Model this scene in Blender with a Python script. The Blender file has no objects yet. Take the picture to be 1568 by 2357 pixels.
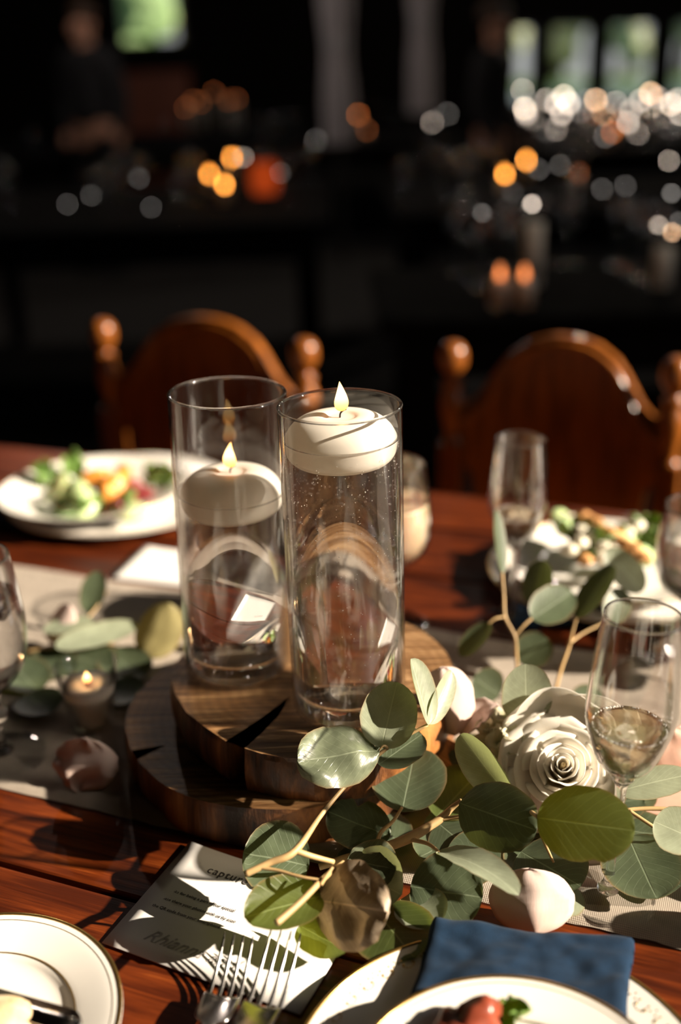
import bpy, bmesh, math, random
from math import sin, cos, pi, radians, sqrt, atan2
from mathutils import Vector, Matrix, noise

random.seed(7)
S = bpy.context.scene
COL = S.collection

# ------------------------------------------------------------------ camera
FPX, PITCH, ROLL = 2500.0, radians(22), radians(2)
CAM = Vector((0, 0, 1.255))
Fw = Vector((0, cos(PITCH), -sin(PITCH)))
R0 = Vector((1, 0, 0)); U0 = Vector((0, sin(PITCH), cos(PITCH)))
Rt = cos(ROLL) * R0 - sin(ROLL) * U0
Up = sin(ROLL) * R0 + cos(ROLL) * U0
cd = bpy.data.cameras.new('camera')
cam = bpy.data.objects.new('camera', cd); COL.objects.link(cam)
m = Matrix((Rt, Up, -Fw)).transposed().to_4x4(); m.translation = CAM
cam.matrix_world = m
cd.sensor_fit = 'VERTICAL'; cd.sensor_height = 36.0; cd.lens = FPX / 2357 * 36
cd.clip_start = 0.05; cd.clip_end = 400
cd.dof.use_dof = True; cd.dof.focus_distance = 0.715; cd.dof.aperture_fstop = 2.15
S.camera = cam

# ------------------------------------------------------------------ sky, sun, lamps, exposure
W = bpy.data.worlds.new('sky'); S.world = W; W.use_nodes = True
wn = W.node_tree.nodes; wl = W.node_tree.links
bg = wn['Background']
tc = wn.new('ShaderNodeTexCoord'); sx = wn.new('ShaderNodeSeparateXYZ'); rp = wn.new('ShaderNodeValToRGB')
wl.new(tc.outputs['Generated'], sx.inputs[0]); wl.new(sx.outputs['Z'], rp.inputs[0]); wl.new(rp.outputs[0], bg.inputs[0])
e = rp.color_ramp.elements
e[0].position = 0.0; e[0].color = (0.86, 0.88, 0.86, 1)
e[1].position = 0.6; e[1].color = (0.36, 0.52, 0.78, 1)
bg.inputs[1].default_value = 0.6

SUN_AZ, SUN_EL = radians(-11), radians(26)          # where the sun stands, seen from the table
sd = Vector((cos(SUN_AZ) * cos(SUN_EL), sin(SUN_AZ) * cos(SUN_EL), sin(SUN_EL)))
sl = bpy.data.lights.new('sun', 'SUN'); sun = bpy.data.objects.new('sun', sl); COL.objects.link(sun)
sun.rotation_euler = sd.to_track_quat('Z', 'Y').to_euler()
sun.location = (6, -3, 5)
sl.energy = 15.5; sl.color = (1.0, 0.86, 0.68); sl.angle = radians(0.55)

def lamp(loc, energy, color, size, target=None, size_y=None):
    l = bpy.data.lights.new('window_light', 'AREA'); o = bpy.data.objects.new('window_light', l); COL.objects.link(o)
    o.location = loc; l.energy = energy; l.color = color; l.size = size
    if size_y: l.shape = 'RECTANGLE'; l.size_y = size_y
    d = Vector(loc) - Vector(target); o.rotation_euler = d.to_track_quat('Z', 'Y').to_euler()
    return o
lamp((2.45, 0.10, 1.9), 6, (1.0, 0.87, 0.72), 1.5, (0, 0.7, 0.75), 1.4)      # sky light through the near window
def point(loc, energy, color, r):  # unseen lamps added to lift the dark back of the room
    l = bpy.data.lights.new('room_fill', 'POINT'); o = bpy.data.objects.new('room_fill', l); COL.objects.link(o)
    o.location = loc; l.energy = energy; l.color = color; l.shadow_soft_size = r
    return o
point((2.6, 9.0, 2.9), 60, (1.0, 0.86, 0.72), 0.06)
point((-1.3, 6.3, 2.9), 46, (1.0, 0.85, 0.75), 0.06)
point((1.5, 4.6, 2.9), 14, (1.0, 0.86, 0.70), 0.05)

vs = S.view_settings
vs.view_transform = 'Standard'; vs.look = 'None'; vs.exposure = 0.0; vs.gamma = 1.0; vs.use_curve_mapping = False
cy = S.cycles
cy.max_bounces = 16; cy.transmission_bounces = 14; cy.transparent_max_bounces = 40; cy.glossy_bounces = 6; cy.diffuse_bounces = 3
cy.sample_clamp_indirect = 6.0; cy.sample_clamp_direct = 0; cy.caustics_refractive = True; cy.caustics_reflective = False
cy.blur_glossy = 0.3
cy.use_denoising = True

# ------------------------------------------------------------------ pixel -> place
def ray(x, y): return Fw + Rt * ((x - 784) / FPX) - Up * ((y - 1178.5) / FPX)
def P(x, y, z=0.75):
    d = ray(x, y); return CAM + d * ((z - CAM.z) / d.z)
def D(x, y, Y):
    d = ray(x, y); return CAM + d * (Y / d.y)
def pix(q):
    v = Vector(q) - CAM; Z = v.dot(Fw)
    return 784 + FPX * v.dot(Rt) / Z, 1178.5 - FPX * v.dot(Up) / Z, Z
def zat(b, py):
    lo, hi = b.z - 0.2, b.z + 0.6
    for _ in range(40):
        mid = (lo + hi) / 2
        if pix((b.x, b.y, mid))[1] > py: lo = mid
        else: hi = mid
    return lo

# ------------------------------------------------------------------ tags and mesh helpers
def tag(o, label=None, cat=None, group=None, kind=None):
    if label: o['label'] = label
    if cat: o['category'] = cat
    if group: o['group'] = group
    if kind: o['kind'] = kind
    return o
def thing(name, label, cat, loc=(0, 0, 0), group=None, rot=None):
    o = bpy.data.objects.new(name, None); COL.objects.link(o); o.location = loc
    o.empty_display_size = 0.02
    if rot: o.rotation_euler = rot
    return tag(o, label, cat, group)
def copy_tree(o, parent=None):
    c = o.copy(); COL.objects.link(c); c.parent = parent
    for ch in o.children: copy_tree(ch, c)
    return c
def mk(name, V, F, mat, parent=None, smooth=True, uv=None, loc=None):
    me = bpy.data.meshes.new(name); me.from_pydata([tuple(v) for v in V], [], F)
    if uv:
        ul = me.uv_layers.new(name='UVMap')
        for l in me.loops: ul.data[l.index].uv = uv[l.vertex_index]
    me.materials.append(mat)
    if smooth: me.polygons.foreach_set('use_smooth', [True] * len(me.polygons))
    me.update()
    o = bpy.data.objects.new(name, me); COL.objects.link(o)
    if parent: o.parent = parent
    if loc is not None: o.location = loc
    return o
def from_bm(name, bm, mat, parent=None, smooth=False, loc=None):
    bmesh.ops.recalc_face_normals(bm, faces=bm.faces[:])
    me = bpy.data.meshes.new(name); bm.to_mesh(me); bm.free(); me.materials.append(mat)
    if smooth: me.polygons.foreach_set('use_smooth', [True] * len(me.polygons))
    o = bpy.data.objects.new(name, me); COL.objects.link(o)
    if parent: o.parent = parent
    if loc is not None: o.location = loc
    return o
def mod_bevel(o, w, seg=2):
    b = o.modifiers.new('bevel', 'BEVEL'); b.width = w; b.segments = seg; b.limit_method = 'ANGLE'; return o
def mod_sub(o, n=1):
    s = o.modifiers.new('subd', 'SUBSURF'); s.levels = n; s.render_levels = n; return o
def add_box(bm, c, s, rot=0.0):
    r = bmesh.ops.create_cube(bm, size=1.0)
    M = Matrix.Translation(c) @ Matrix.Rotation(rot, 4, 'Z') @ Matrix.Diagonal((s[0], s[1], s[2], 1))
    bmesh.ops.transform(bm, matrix=M, verts=r['verts'])
    return r['verts']
def box(name, c, s, mat, parent=None, bev=0.0, rot=0.0):
    bm = bmesh.new(); add_box(bm, (0, 0, 0), s, rot)
    o = from_bm(name, bm, mat, parent, loc=c)
    if bev: mod_bevel(o, bev)
    return o
def resample(prof, n):
    """smooth an (r,z) profile with a Catmull-Rom curve"""
    out = []; k = len(prof)
    for i in range(k - 1):
        p0 = prof[max(i - 1, 0)]; p1 = prof[i]; p2 = prof[i + 1]; p3 = prof[min(i + 2, k - 1)]
        for j in range(n):
            t = j / n; a = []
            for d in range(len(p1)):
                a.append(0.5 * (2 * p1[d] + (p2[d] - p0[d]) * t + (2 * p0[d] - 5 * p1[d] + 4 * p2[d] - p3[d]) * t * t + (3 * p1[d] - p0[d] - 3 * p2[d] + p3[d]) * t ** 3))
            out.append(tuple(a))
    out.append(tuple(prof[-1])); return out
def lathe_vf(prof, seg=48, closed=False, off=0):
    V = []; F = []; rings = []
    for r, z in prof:
        if r < 1e-6: rings.append([len(V) + off]); V.append((0, 0, z))
        else:
            rings.append(list(range(len(V) + off, len(V) + off + seg)))
            V += [(r * cos(2 * pi * i / seg), r * sin(2 * pi * i / seg), z) for i in range(seg)]
    pairs = list(zip(rings, rings[1:])) + ([(rings[-1], rings[0])] if closed else [])
    for a, b in pairs:
        for i in range(seg):
            j = (i + 1) % seg
            if len(a) == 1 and len(b) == 1: continue
            if len(a) == 1: F.append((a[0], b[j], b[i]))
            elif len(b) == 1: F.append((a[i], a[j], b[0]))
            else: F.append((a[i], a[j], b[j], b[i]))
    return V, F
def lathe(name, prof, mat, parent=None, seg=48, closed=False, loc=None, smooth=True):
    V, F = lathe_vf(prof, seg, closed)
    return mk(name, V, F, mat, parent, smooth, loc=loc)
def tube_vf(pts, rad, seg=10, off=0):
    pts = [Vector(p) for p in pts]; n = len(pts); V = []; F = []
    t0 = (pts[1] - pts[0]).normalized(); nrm = t0.orthogonal().normalized()
    for i, p in enumerate(pts):
        t = (pts[min(i + 1, n - 1)] - pts[max(i - 1, 0)]).normalized()
        nrm = (nrm - t * nrm.dot(t)).normalized(); b = t.cross(nrm)
        r = rad[i] if isinstance(rad, (list, tuple)) else rad
        for k in range(seg):
            a = 2 * pi * k / seg; V.append(p + (nrm * cos(a) + b * sin(a)) * r)
    for i in range(n - 1):
        for k in range(seg):
            F.append((off + i * seg + k, off + i * seg + (k + 1) % seg, off + (i + 1) * seg + (k + 1) % seg, off + (i + 1) * seg + k))
    F.append(tuple(off + k for k in reversed(range(seg)))); F.append(tuple(off + (n - 1) * seg + k for k in range(seg)))
    return V, F
def spline(pts, n=6):
    return [Vector(p) for p in resample([tuple(p) for p in pts], n)]
def tube(name, pts, rad, mat, parent=None, seg=10, n=6, loc=Vector((0, 0, 0))):
    if isinstance(rad, (list, tuple)):
        q = resample([tuple(p) + (r,) for p, r in zip(pts, rad)], n)
        ps = [Vector(a[:3]) for a in q]; rr = [max(a[3], 1e-4) for a in q]
    else: ps = spline(pts, n); rr = rad
    V, F = tube_vf([p - Vector(loc) for p in ps], rr, seg)
    return mk(name, V, F, mat, parent)
def plate_poly(name, outline, thick, mat, parent=None, loc=None):
    """extrude a flat (x,y) outline down by thick"""
    n = len(outline)
    V = [(x, y, 0) for x, y in outline] + [(x, y, -thick) for x, y in outline]
    F = [tuple(range(n)), tuple(reversed(range(n, 2 * n)))] + [(i, i + n, (i + 1) % n + n, (i + 1) % n) for i in range(n)]
    return mk(name, V, F, mat, parent, smooth=False, loc=loc)

def ring(name, r, z, rad, mat, parent, seg=96):
    V = []; F = []; k = 8
    for i in range(seg):
        a_ = 2 * pi * i / seg
        for j in range(k):
            b_ = 2 * pi * j / k; V.append(((r + rad[0] * cos(b_)) * cos(a_), (r + rad[0] * cos(b_)) * sin(a_), z + rad[1] * sin(b_)))
    for i in range(seg):
        for j in range(k): F.append((i * k + j, ((i + 1) % seg) * k + j, ((i + 1) % seg) * k + (j + 1) % k, i * k + (j + 1) % k))
    return mk(name, V, F, mat, parent)

# ------------------------------------------------------------------ materials
class N:
    def __init__(s, name):
        s.m = bpy.data.materials.new(name); s.m.use_nodes = True; s.t = s.m.node_tree
        s.n = s.t.nodes; s.l = s.t.links; s.b = s.n['Principled BSDF']; s.out = s.n['Material Output']
    def new(s, t, **k):
        x = s.n.new('ShaderNode' + t)
        for a, v in k.items(): setattr(x, a, v)
        return x
    def link(s, a, b): s.l.new(a, b)
    def set(s, **k):
        for a, v in k.items():
            s.b.inputs[a.replace('_', ' ')].default_value = v
    def coord(s, kind='Object', scale=(1, 1, 1), rot=(0, 0, 0)):
        c = s.new('TexCoord'); mp = s.new('Mapping'); mp.inputs['Scale'].default_value = scale; mp.inputs['Rotation'].default_value = rot
        s.link(c.outputs[kind], mp.inputs[0]); return mp.outputs[0]
    def noise(s, vec, scale=5, detail=4, rough=0.5, dist=0.0):
        x = s.new('TexNoise'); x.inputs['Scale'].default_value = scale; x.inputs['Detail'].default_value = detail
        x.inputs['Roughness'].default_value = rough; x.inputs['Distortion'].default_value = dist
        if vec is not None: s.link(vec, x.inputs['Vector'])
        return x.outputs[0]
    def ramp(s, fac, stops):
        x = s.new('ValToRGB'); el = x.color_ramp.elements
        while len(el) < len(stops): el.new(0.5)
        for i, (p, c) in enumerate(stops):
            el[i].position = p; el[i].color = (*c, 1) if len(c) == 3 else c
        s.link(fac, x.inputs[0]); return x.outputs[0]
    def mix(s, fac, a, b, blend='MIX'):
        x = s.new('Mix'); x.data_type = 'RGBA'; x.blend_type = blend
        for v, i in ((fac, 0), (a, 6), (b, 7)):
            if hasattr(v, 'links') or hasattr(v, 'is_linked'): s.link(v, x.inputs[i])
            else: x.inputs[i].default_value = v if i == 0 else ((*v, 1) if len(v) == 3 else v)
        return x.outputs[2]
    def math(s, op, a, b=None, c=None):
        x = s.new('Math'); x.operation = op
        for i, v in enumerate((a, b, c)):
            if v is None: continue
            if hasattr(v, 'is_linked'): s.link(v, x.inputs[i])
            else: x.inputs[i].default_value = v
        return x.outputs[0]
    def bump(s, h, strength=0.3, dist=0.002):
        x = s.new('Bump'); x.inputs['Strength'].default_value = strength; x.inputs['Distance'].default_value = dist
        s.link(h, x.inputs['Height']); s.link(x.outputs[0], s.b.inputs['Normal']); return x.outputs[0]

def plain(name, col, rough=0.5, metal=0.0, vary=0.0, **k):
    a = N(name); a.set(Roughness=rough, Metallic=metal); a.b.inputs['Base Color'].default_value = (*col, 1)
    nz = a.noise(a.coord('Object'), 40, 3)
    c = a.ramp(nz, [(0.3, [x * (1 - vary) for x in col]), (0.7, [min(1, x * (1 + vary)) for x in col])])
    a.link(c, a.b.inputs['Base Color'])
    for q, v in k.items(): a.b.inputs[q.replace('_', ' ')].default_value = v
    return a.m

def m_table():
    a = N('varnished_red_wood')
    v = a.coord('Object', (1.6, 22, 22))
    n1 = a.noise(v, 3.2, 8, 0.62, 0.8)
    v2 = a.coord('Object', (9, 240, 60)); n2 = a.noise(v2, 1.5, 3, 0.6)
    oi = a.new('ObjectInfo')
    f = a.math('ADD', a.math('MULTIPLY', n1, 0.8), a.math('MULTIPLY', n2, 0.25))
    f = a.math('ADD', f, a.math('MULTIPLY', a.math('SUBTRACT', oi.outputs['Random'], 0.5), 0.12))
    c = a.ramp(f, [(0.32, (0.014, 0.0025, 0.0010)), (0.50, (0.060, 0.010, 0.0022)), (0.62, (0.14, 0.026, 0.0045)), (0.80, (0.34, 0.085, 0.014))])
    # a knot or two
    vo = a.new('TexVoronoi'); vo.inputs['Scale'].default_value = 3.1
    a.link(a.coord('Object', (1.0, 1.9, 1)), vo.inputs['Vector'])
    k = a.ramp(vo.outputs['Distance'], [(0.02, (1, 1, 1)), (0.085, (0, 0, 0))])
    c = a.mix(k, c, (0.03, 0.006, 0.003))
    a.link(c, a.b.inputs['Base Color'])
    a.set(Roughness=0.38); a.b.inputs['Specular IOR Level'].default_value = 0.25; a.b.inputs['Coat Weight'].default_value = 0.08; a.b.inputs['Coat Roughness'].default_value = 0.12
    a.bump(n2, 0.12, 0.001)
    return a.m
def m_chair():
    a = N('honey_brown_wood'); v = a.coord('Object', (18, 18, 2)); n1 = a.noise(v, 4, 5, 0.6, 0.5)
    c = a.ramp(n1, [(0.3, (0.10, 0.027, 0.004)), (0.7, (0.36, 0.108, 0.013))]); a.link(c, a.b.inputs['Base Color'])
    a.set(Roughness=0.32); a.b.inputs['Coat Weight'].default_value = 0.25; a.b.inputs['Coat Roughness'].default_value = 0.15
    return a.m
def m_slab_top():
    a = N('sawn_end_grain')
    v = a.coord('Object', (1, 1, 1)); n0 = a.noise(v, 14, 3, 0.5)
    ln = a.new('VectorMath'); ln.operation = 'LENGTH'; a.link(v, ln.inputs[0])
    r = a.math('ADD', ln.outputs['Value'], a.math('MULTIPLY', n0, 0.02))
    ring = a.math('ADD', a.math('MULTIPLY', a.math('SINE', a.math('MULTIPLY', r, 900)), 0.5), 0.5)
    vs_ = a.coord('Object', (14, 230, 20), (0, 0, radians(38))); st = a.noise(vs_, 1.0, 5, 0.7, 0.4)
    f = a.math('ADD', a.math('MULTIPLY', st, 0.85), a.math('MULTIPLY', ring, 0.035))
    c = a.ramp(f, [(0.30, (0.06, 0.026, 0.010)), (0.47, (0.23, 0.115, 0.045)), (0.58, (0.52, 0.32, 0.16)), (0.72, (0.74, 0.52, 0.30))])
    a.link(c, a.b.inputs['Base Color']); a.set(Roughness=0.45); a.bump(st, 0.6, 0.002)
    return a.m
def m_bark():
    a = N('dark_bark_side')
    v = a.coord('Object', (1, 1, 0.22)); n1 = a.noise(v, 60, 6, 0.65, 0.6); n2 = a.noise(v, 16, 3, 0.5)
    f = a.math('ADD', a.math('MULTIPLY', n1, 0.5), a.math('MULTIPLY', n2, 0.5))
    c = a.ramp(f, [(0.38, (0.018, 0.007, 0.003)), (0.49, (0.13, 0.045, 0.012)), (0.60, (0.36, 0.14, 0.035)), (0.72, (0.56, 0.27, 0.085))])
    a.link(c, a.b.inputs['Base Color']); a.set(Roughness=0.5); a.bump(n1, 0.7, 0.003)
    return a.m
def m_thin_glass(name, tint=(1, 1, 1), rough=0.015, gain=1.0, haze=0.0, power=5.0):
    """thin-walled glass: clear with a fresnel sheen on every wall"""
    a = N(name); tr = a.new('BsdfTransparent'); tr.inputs[0].default_value = (*tint, 1)
    gl = a.new('BsdfGlossy'); gl.inputs['Roughness'].default_value = rough
    lw = a.new('LayerWeight'); lw.inputs[0].default_value = 0.5
    fr = a.math('ADD', a.math('MULTIPLY', a.math('POWER', lw.outputs['Facing'], power), 0.96 / gain ** .6), 0.04)
    mx = a.new('MixShader'); a.link(a.math('MULTIPLY', fr, gain), mx.inputs[0])
    a.link(tr.outputs[0], mx.inputs[1]); a.link(gl.outputs[0], mx.inputs[2])
    src = mx.outputs[0]
    if haze:
        df = a.new('BsdfTranslucent'); df.inputs[0].default_value = (1, .97, .92, 1); m2 = a.new('MixShader')
        nz = a.noise(a.coord('Object'), 160, 3, 0.6)
        k = a.ramp(nz, [(0.5, (0, 0, 0)), (0.9, (haze * 3,) * 3)])
        a.link(k, m2.inputs[0]); a.link(src, m2.inputs[1]); a.link(df.outputs[0], m2.inputs[2]); src = m2.outputs[0]
    a.link(src, a.out.inputs[0]); return a.m
def m_solid_glass(name, ior=1.5, tint=(1, 1, 1), rough=0.0, clear=0.0):
    a = N(name); g = a.new('BsdfGlass'); g.inputs['Color'].default_value = (*tint, 1); g.inputs['IOR'].default_value = ior; g.inputs['Roughness'].default_value = rough
    if clear:      # lets light straight through as well as bending it
        tr = a.new('BsdfTransparent'); tr.inputs[0].default_value = (*tint, 1); mx = a.new('MixShader'); mx.inputs[0].default_value = clear
        a.link(g.outputs[0], mx.inputs[1]); a.link(tr.outputs[0], mx.inputs[2]); a.link(mx.outputs[0], a.out.inputs[0])
    else: a.link(g.outputs[0], a.out.inputs[0])
    return a.m
def m_water(name, z0, z1, c0, c1):
    a = N(name); g = a.new('BsdfGlass'); g.inputs['IOR'].default_value = 1.333; g.inputs['Roughness'].default_value = 0.0
    tr = a.new('BsdfTransparent'); mx = a.new('MixShader'); co = a.new('TexCoord'); sp = a.new('SeparateXYZ'); a.link(co.outputs['Object'], sp.inputs[0])
    mr = a.new('MapRange'); a.link(sp.outputs[2], mr.inputs['Value'])
    for k_, v_ in (('From Min', z0), ('From Max', z1), ('To Min', c0), ('To Max', c1)): mr.inputs[k_].default_value = v_
    a.link(mr.outputs[0], mx.inputs[0]); a.link(g.outputs[0], mx.inputs[1]); a.link(tr.outputs[0], mx.inputs[2]); a.link(mx.outputs[0], a.out.inputs[0]); return a.m
def m_leaf(name, top, under, trans, tamt=0.35, rough=0.42, veins=1.0, blotch=0.0, blotch_col=(0.2, 0.1, 0.04)):
    a = N(name); uvn = a.new('TexCoord'); sp = a.new('SeparateXYZ'); a.link(uvn.outputs['UV'], sp.inputs[0])
    u, t = sp.outputs[0], sp.outputs[1]
    du = a.math('ABSOLUTE', a.math('SUBTRACT', u, 0.5))
    mid = a.ramp(du, [(0.004, (1, 1, 1)), (0.016, (0, 0, 0))])
    ph = a.math('MULTIPLY', a.math('SUBTRACT', t, a.math('MULTIPLY', du, 0.75)), 9.0)
    fr = a.math('ABSOLUTE', a.math('SUBTRACT', a.math('FRACT', ph), 0.5))
    sv = a.ramp(fr, [(0.0, (0.55, 0.55, 0.55)), (0.045, (0, 0, 0))])
    vein = a.math('MULTIPLY', a.math('MAXIMUM', mid, sv), veins)
    vec = a.coord('Object'); nz = a.noise(vec, 70, 5, 0.6); nf = a.noise(vec, 420, 3, 0.6)
    oi = a.new('ObjectInfo')
    ct = a.ramp(nz, [(0.3, [c * 0.78 for c in top]), (0.7, [c * 1.22 for c in top])])
    hs = a.new('HueSaturation'); a.link(ct, hs.inputs['Color'])
    a.link(a.math('ADD', a.math('MULTIPLY', oi.outputs['Random'], 0.4), 0.8), hs.inputs['Value'])
    geo = a.new('NewGeometry')
    c = a.mix(geo.outputs['Backfacing'], hs.outputs[0], under)
    c = a.mix(vein, c, [min(1, x * 1.9 + 0.05) for x in top])
    if blotch:
        bz = a.noise(vec, 34, 4, 0.6, 0.5); bm_ = a.ramp(bz, [(0.62 - blotch * 0.2, (0, 0, 0)), (0.70, (1, 1, 1))])
        c = a.mix(bm_, c, blotch_col)
    # thin dry rim
    edge = a.math('MULTIPLY', a.math('POWER', a.math('MULTIPLY', du, 2.0), 24.0), 0.7)
    c = a.mix(edge, c, (0.34, 0.20, 0.09))
    a.link(c, a.b.inputs['Base Color']); a.set(Roughness=rough); a.b.inputs['Specular IOR Level'].default_value = 0.45
    a.bump(a.math('ADD', a.math('MULTIPLY', vein, -0.6), a.math('MULTIPLY', nf, 0.25)), 0.35, 0.0008)
    tl = a.new('BsdfTranslucent'); tcx = a.mix(vein, trans, [x * 1.5 for x in trans]); a.link(tcx, tl.inputs[0])
    mx = a.new('MixShader'); mx.inputs[0].default_value = tamt
    a.link(a.b.outputs[0], mx.inputs[1]); a.link(tl.outputs[0], mx.inputs[2]); a.link(mx.outputs[0], a.out.inputs[0])
    return a.m
def m_petal(name, col, deep, tamt=0.35):
    a = N(name); uvn = a.new('TexCoord'); sp = a.new('SeparateXYZ'); a.link(uvn.outputs['UV'], sp.inputs[0])
    c = a.ramp(sp.outputs[1], [(0.0, deep), (0.55, col), (1.0, col)])
    st = a.noise(a.coord('UV', (26, 2.0, 1)), 3, 4, 0.6); c = a.mix(0.12, c, a.ramp(st, [(0.3, deep), (0.7, (1, 1, 1))]))
    a.link(c, a.b.inputs['Base Color']); a.set(Roughness=0.55); a.b.inputs['Sheen Weight'].default_value = 0.15
    a.bump(st, 0.15, 0.0006)
    tl = a.new('BsdfTranslucent'); a.link(c, tl.inputs[0]); mx = a.new('MixShader'); mx.inputs[0].default_value = tamt
    a.link(a.b.outputs[0], mx.inputs[1]); a.link(tl.outputs[0], mx.inputs[2]); a.link(mx.outputs[0], a.out.inputs[0])
    return a.m
def m_fabric(name, col, scale=900, trans=0.0, alpha=None, rough=0.9, var=0.25):
    a = N(name); v = a.coord('UV', (1, 1, 1)); sp = a.new('SeparateXYZ'); a.link(v, sp.inputs[0])
    w1 = a.math('SINE', a.math('MULTIPLY', sp.outputs[0], scale)); w2 = a.math('SINE', a.math('MULTIPLY', sp.outputs[1], scale))
    nz = a.noise(a.coord('Object'), 90, 4, 0.6); w = a.math('MULTIPLY', a.math('ADD', a.math('ADD', w1, w2), 2.0), 0.25)
    f = a.math('ADD', a.math('MULTIPLY', w, 0.45), a.math('MULTIPLY', nz, 0.55))
    c = a.ramp(f, [(0.25, [x * (1 - var) for x in col]), (0.75, [min(1, x * (1 + var)) for x in col])])
    a.link(c, a.b.inputs['Base Color']); a.set(Roughness=rough); a.b.inputs['Sheen Weight'].default_value = 0.04
    a.b.inputs['Specular IOR Level'].default_value = 0.15
    a.bump(w, 0.35, 0.0006)
    src = a.b.outputs[0]
    if trans:
        tl = a.new('BsdfTranslucent'); a.link(c, tl.inputs[0]); mx = a.new('MixShader'); mx.inputs[0].default_value = trans
        a.link(src, mx.inputs[1]); a.link(tl.outputs[0], mx.inputs[2]); src = mx.outputs[0]
    if alpha:
        tp = a.new('BsdfTransparent'); mx = a.new('MixShader')
        k = a.ramp(w, [(0.1, (alpha[0],) * 3), (0.7, (alpha[1],) * 3)]); a.link(k, mx.inputs[0])
        a.link(tp.outputs[0], mx.inputs[1]); a.link(src, mx.inputs[2]); src = mx.outputs[0]
    a.link(src, a.out.inputs[0]); return a.m
def m_emit(name, col, strength):
    a = N(name); em = a.new('Emission'); em.inputs[0].default_value = (*col, 1); em.inputs[1].default_value = strength
    a.link(em.outputs[0], a.out.inputs[0]); return a.m
def m_flame(name, s):
    """a flame: orange-red at its foot, yellow white above, really giving off light"""
    a = N(name); v = a.coord('Generated'); sp = a.new('SeparateXYZ'); a.link(v, sp.inputs[0])
    c = a.ramp(sp.outputs[2], [(0.0, (0.75, 0.16, 0.03)), (0.28, (1.0, 0.42, 0.10)), (0.6, (1.0, 0.66, 0.28)), (1.0, (1.0, 0.50, 0.14))])
    em = a.new('Emission'); a.link(c, em.inputs[0]); em.inputs[1].default_value = s
    a.link(em.outputs[0], a.out.inputs[0]); return a.m
def m_flame_far(name, s):
    return m_emit(name, (1.0, 0.36, 0.055), s)
def m_wax():
    a = N('white_candle_wax'); a.b.inputs['Base Color'].default_value = (0.90, 0.83, 0.74, 1); a.set(Roughness=0.42)
    a.b.inputs['Base Color'].default_value = (0.95, 0.90, 0.82, 1)
    a.bump(a.noise(a.coord('Object'), 60, 3), 0.06, 0.001)
    tl = a.new('BsdfTranslucent'); tl.inputs[0].default_value = (0.95, 0.86, 0.72, 1); mx = a.new('MixShader'); mx.inputs[0].default_value = 0.35
    a.link(a.b.outputs[0], mx.inputs[1]); a.link(tl.outputs[0], mx.inputs[2]); a.link(mx.outputs[0], a.out.inputs[0]); return a.m

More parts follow.
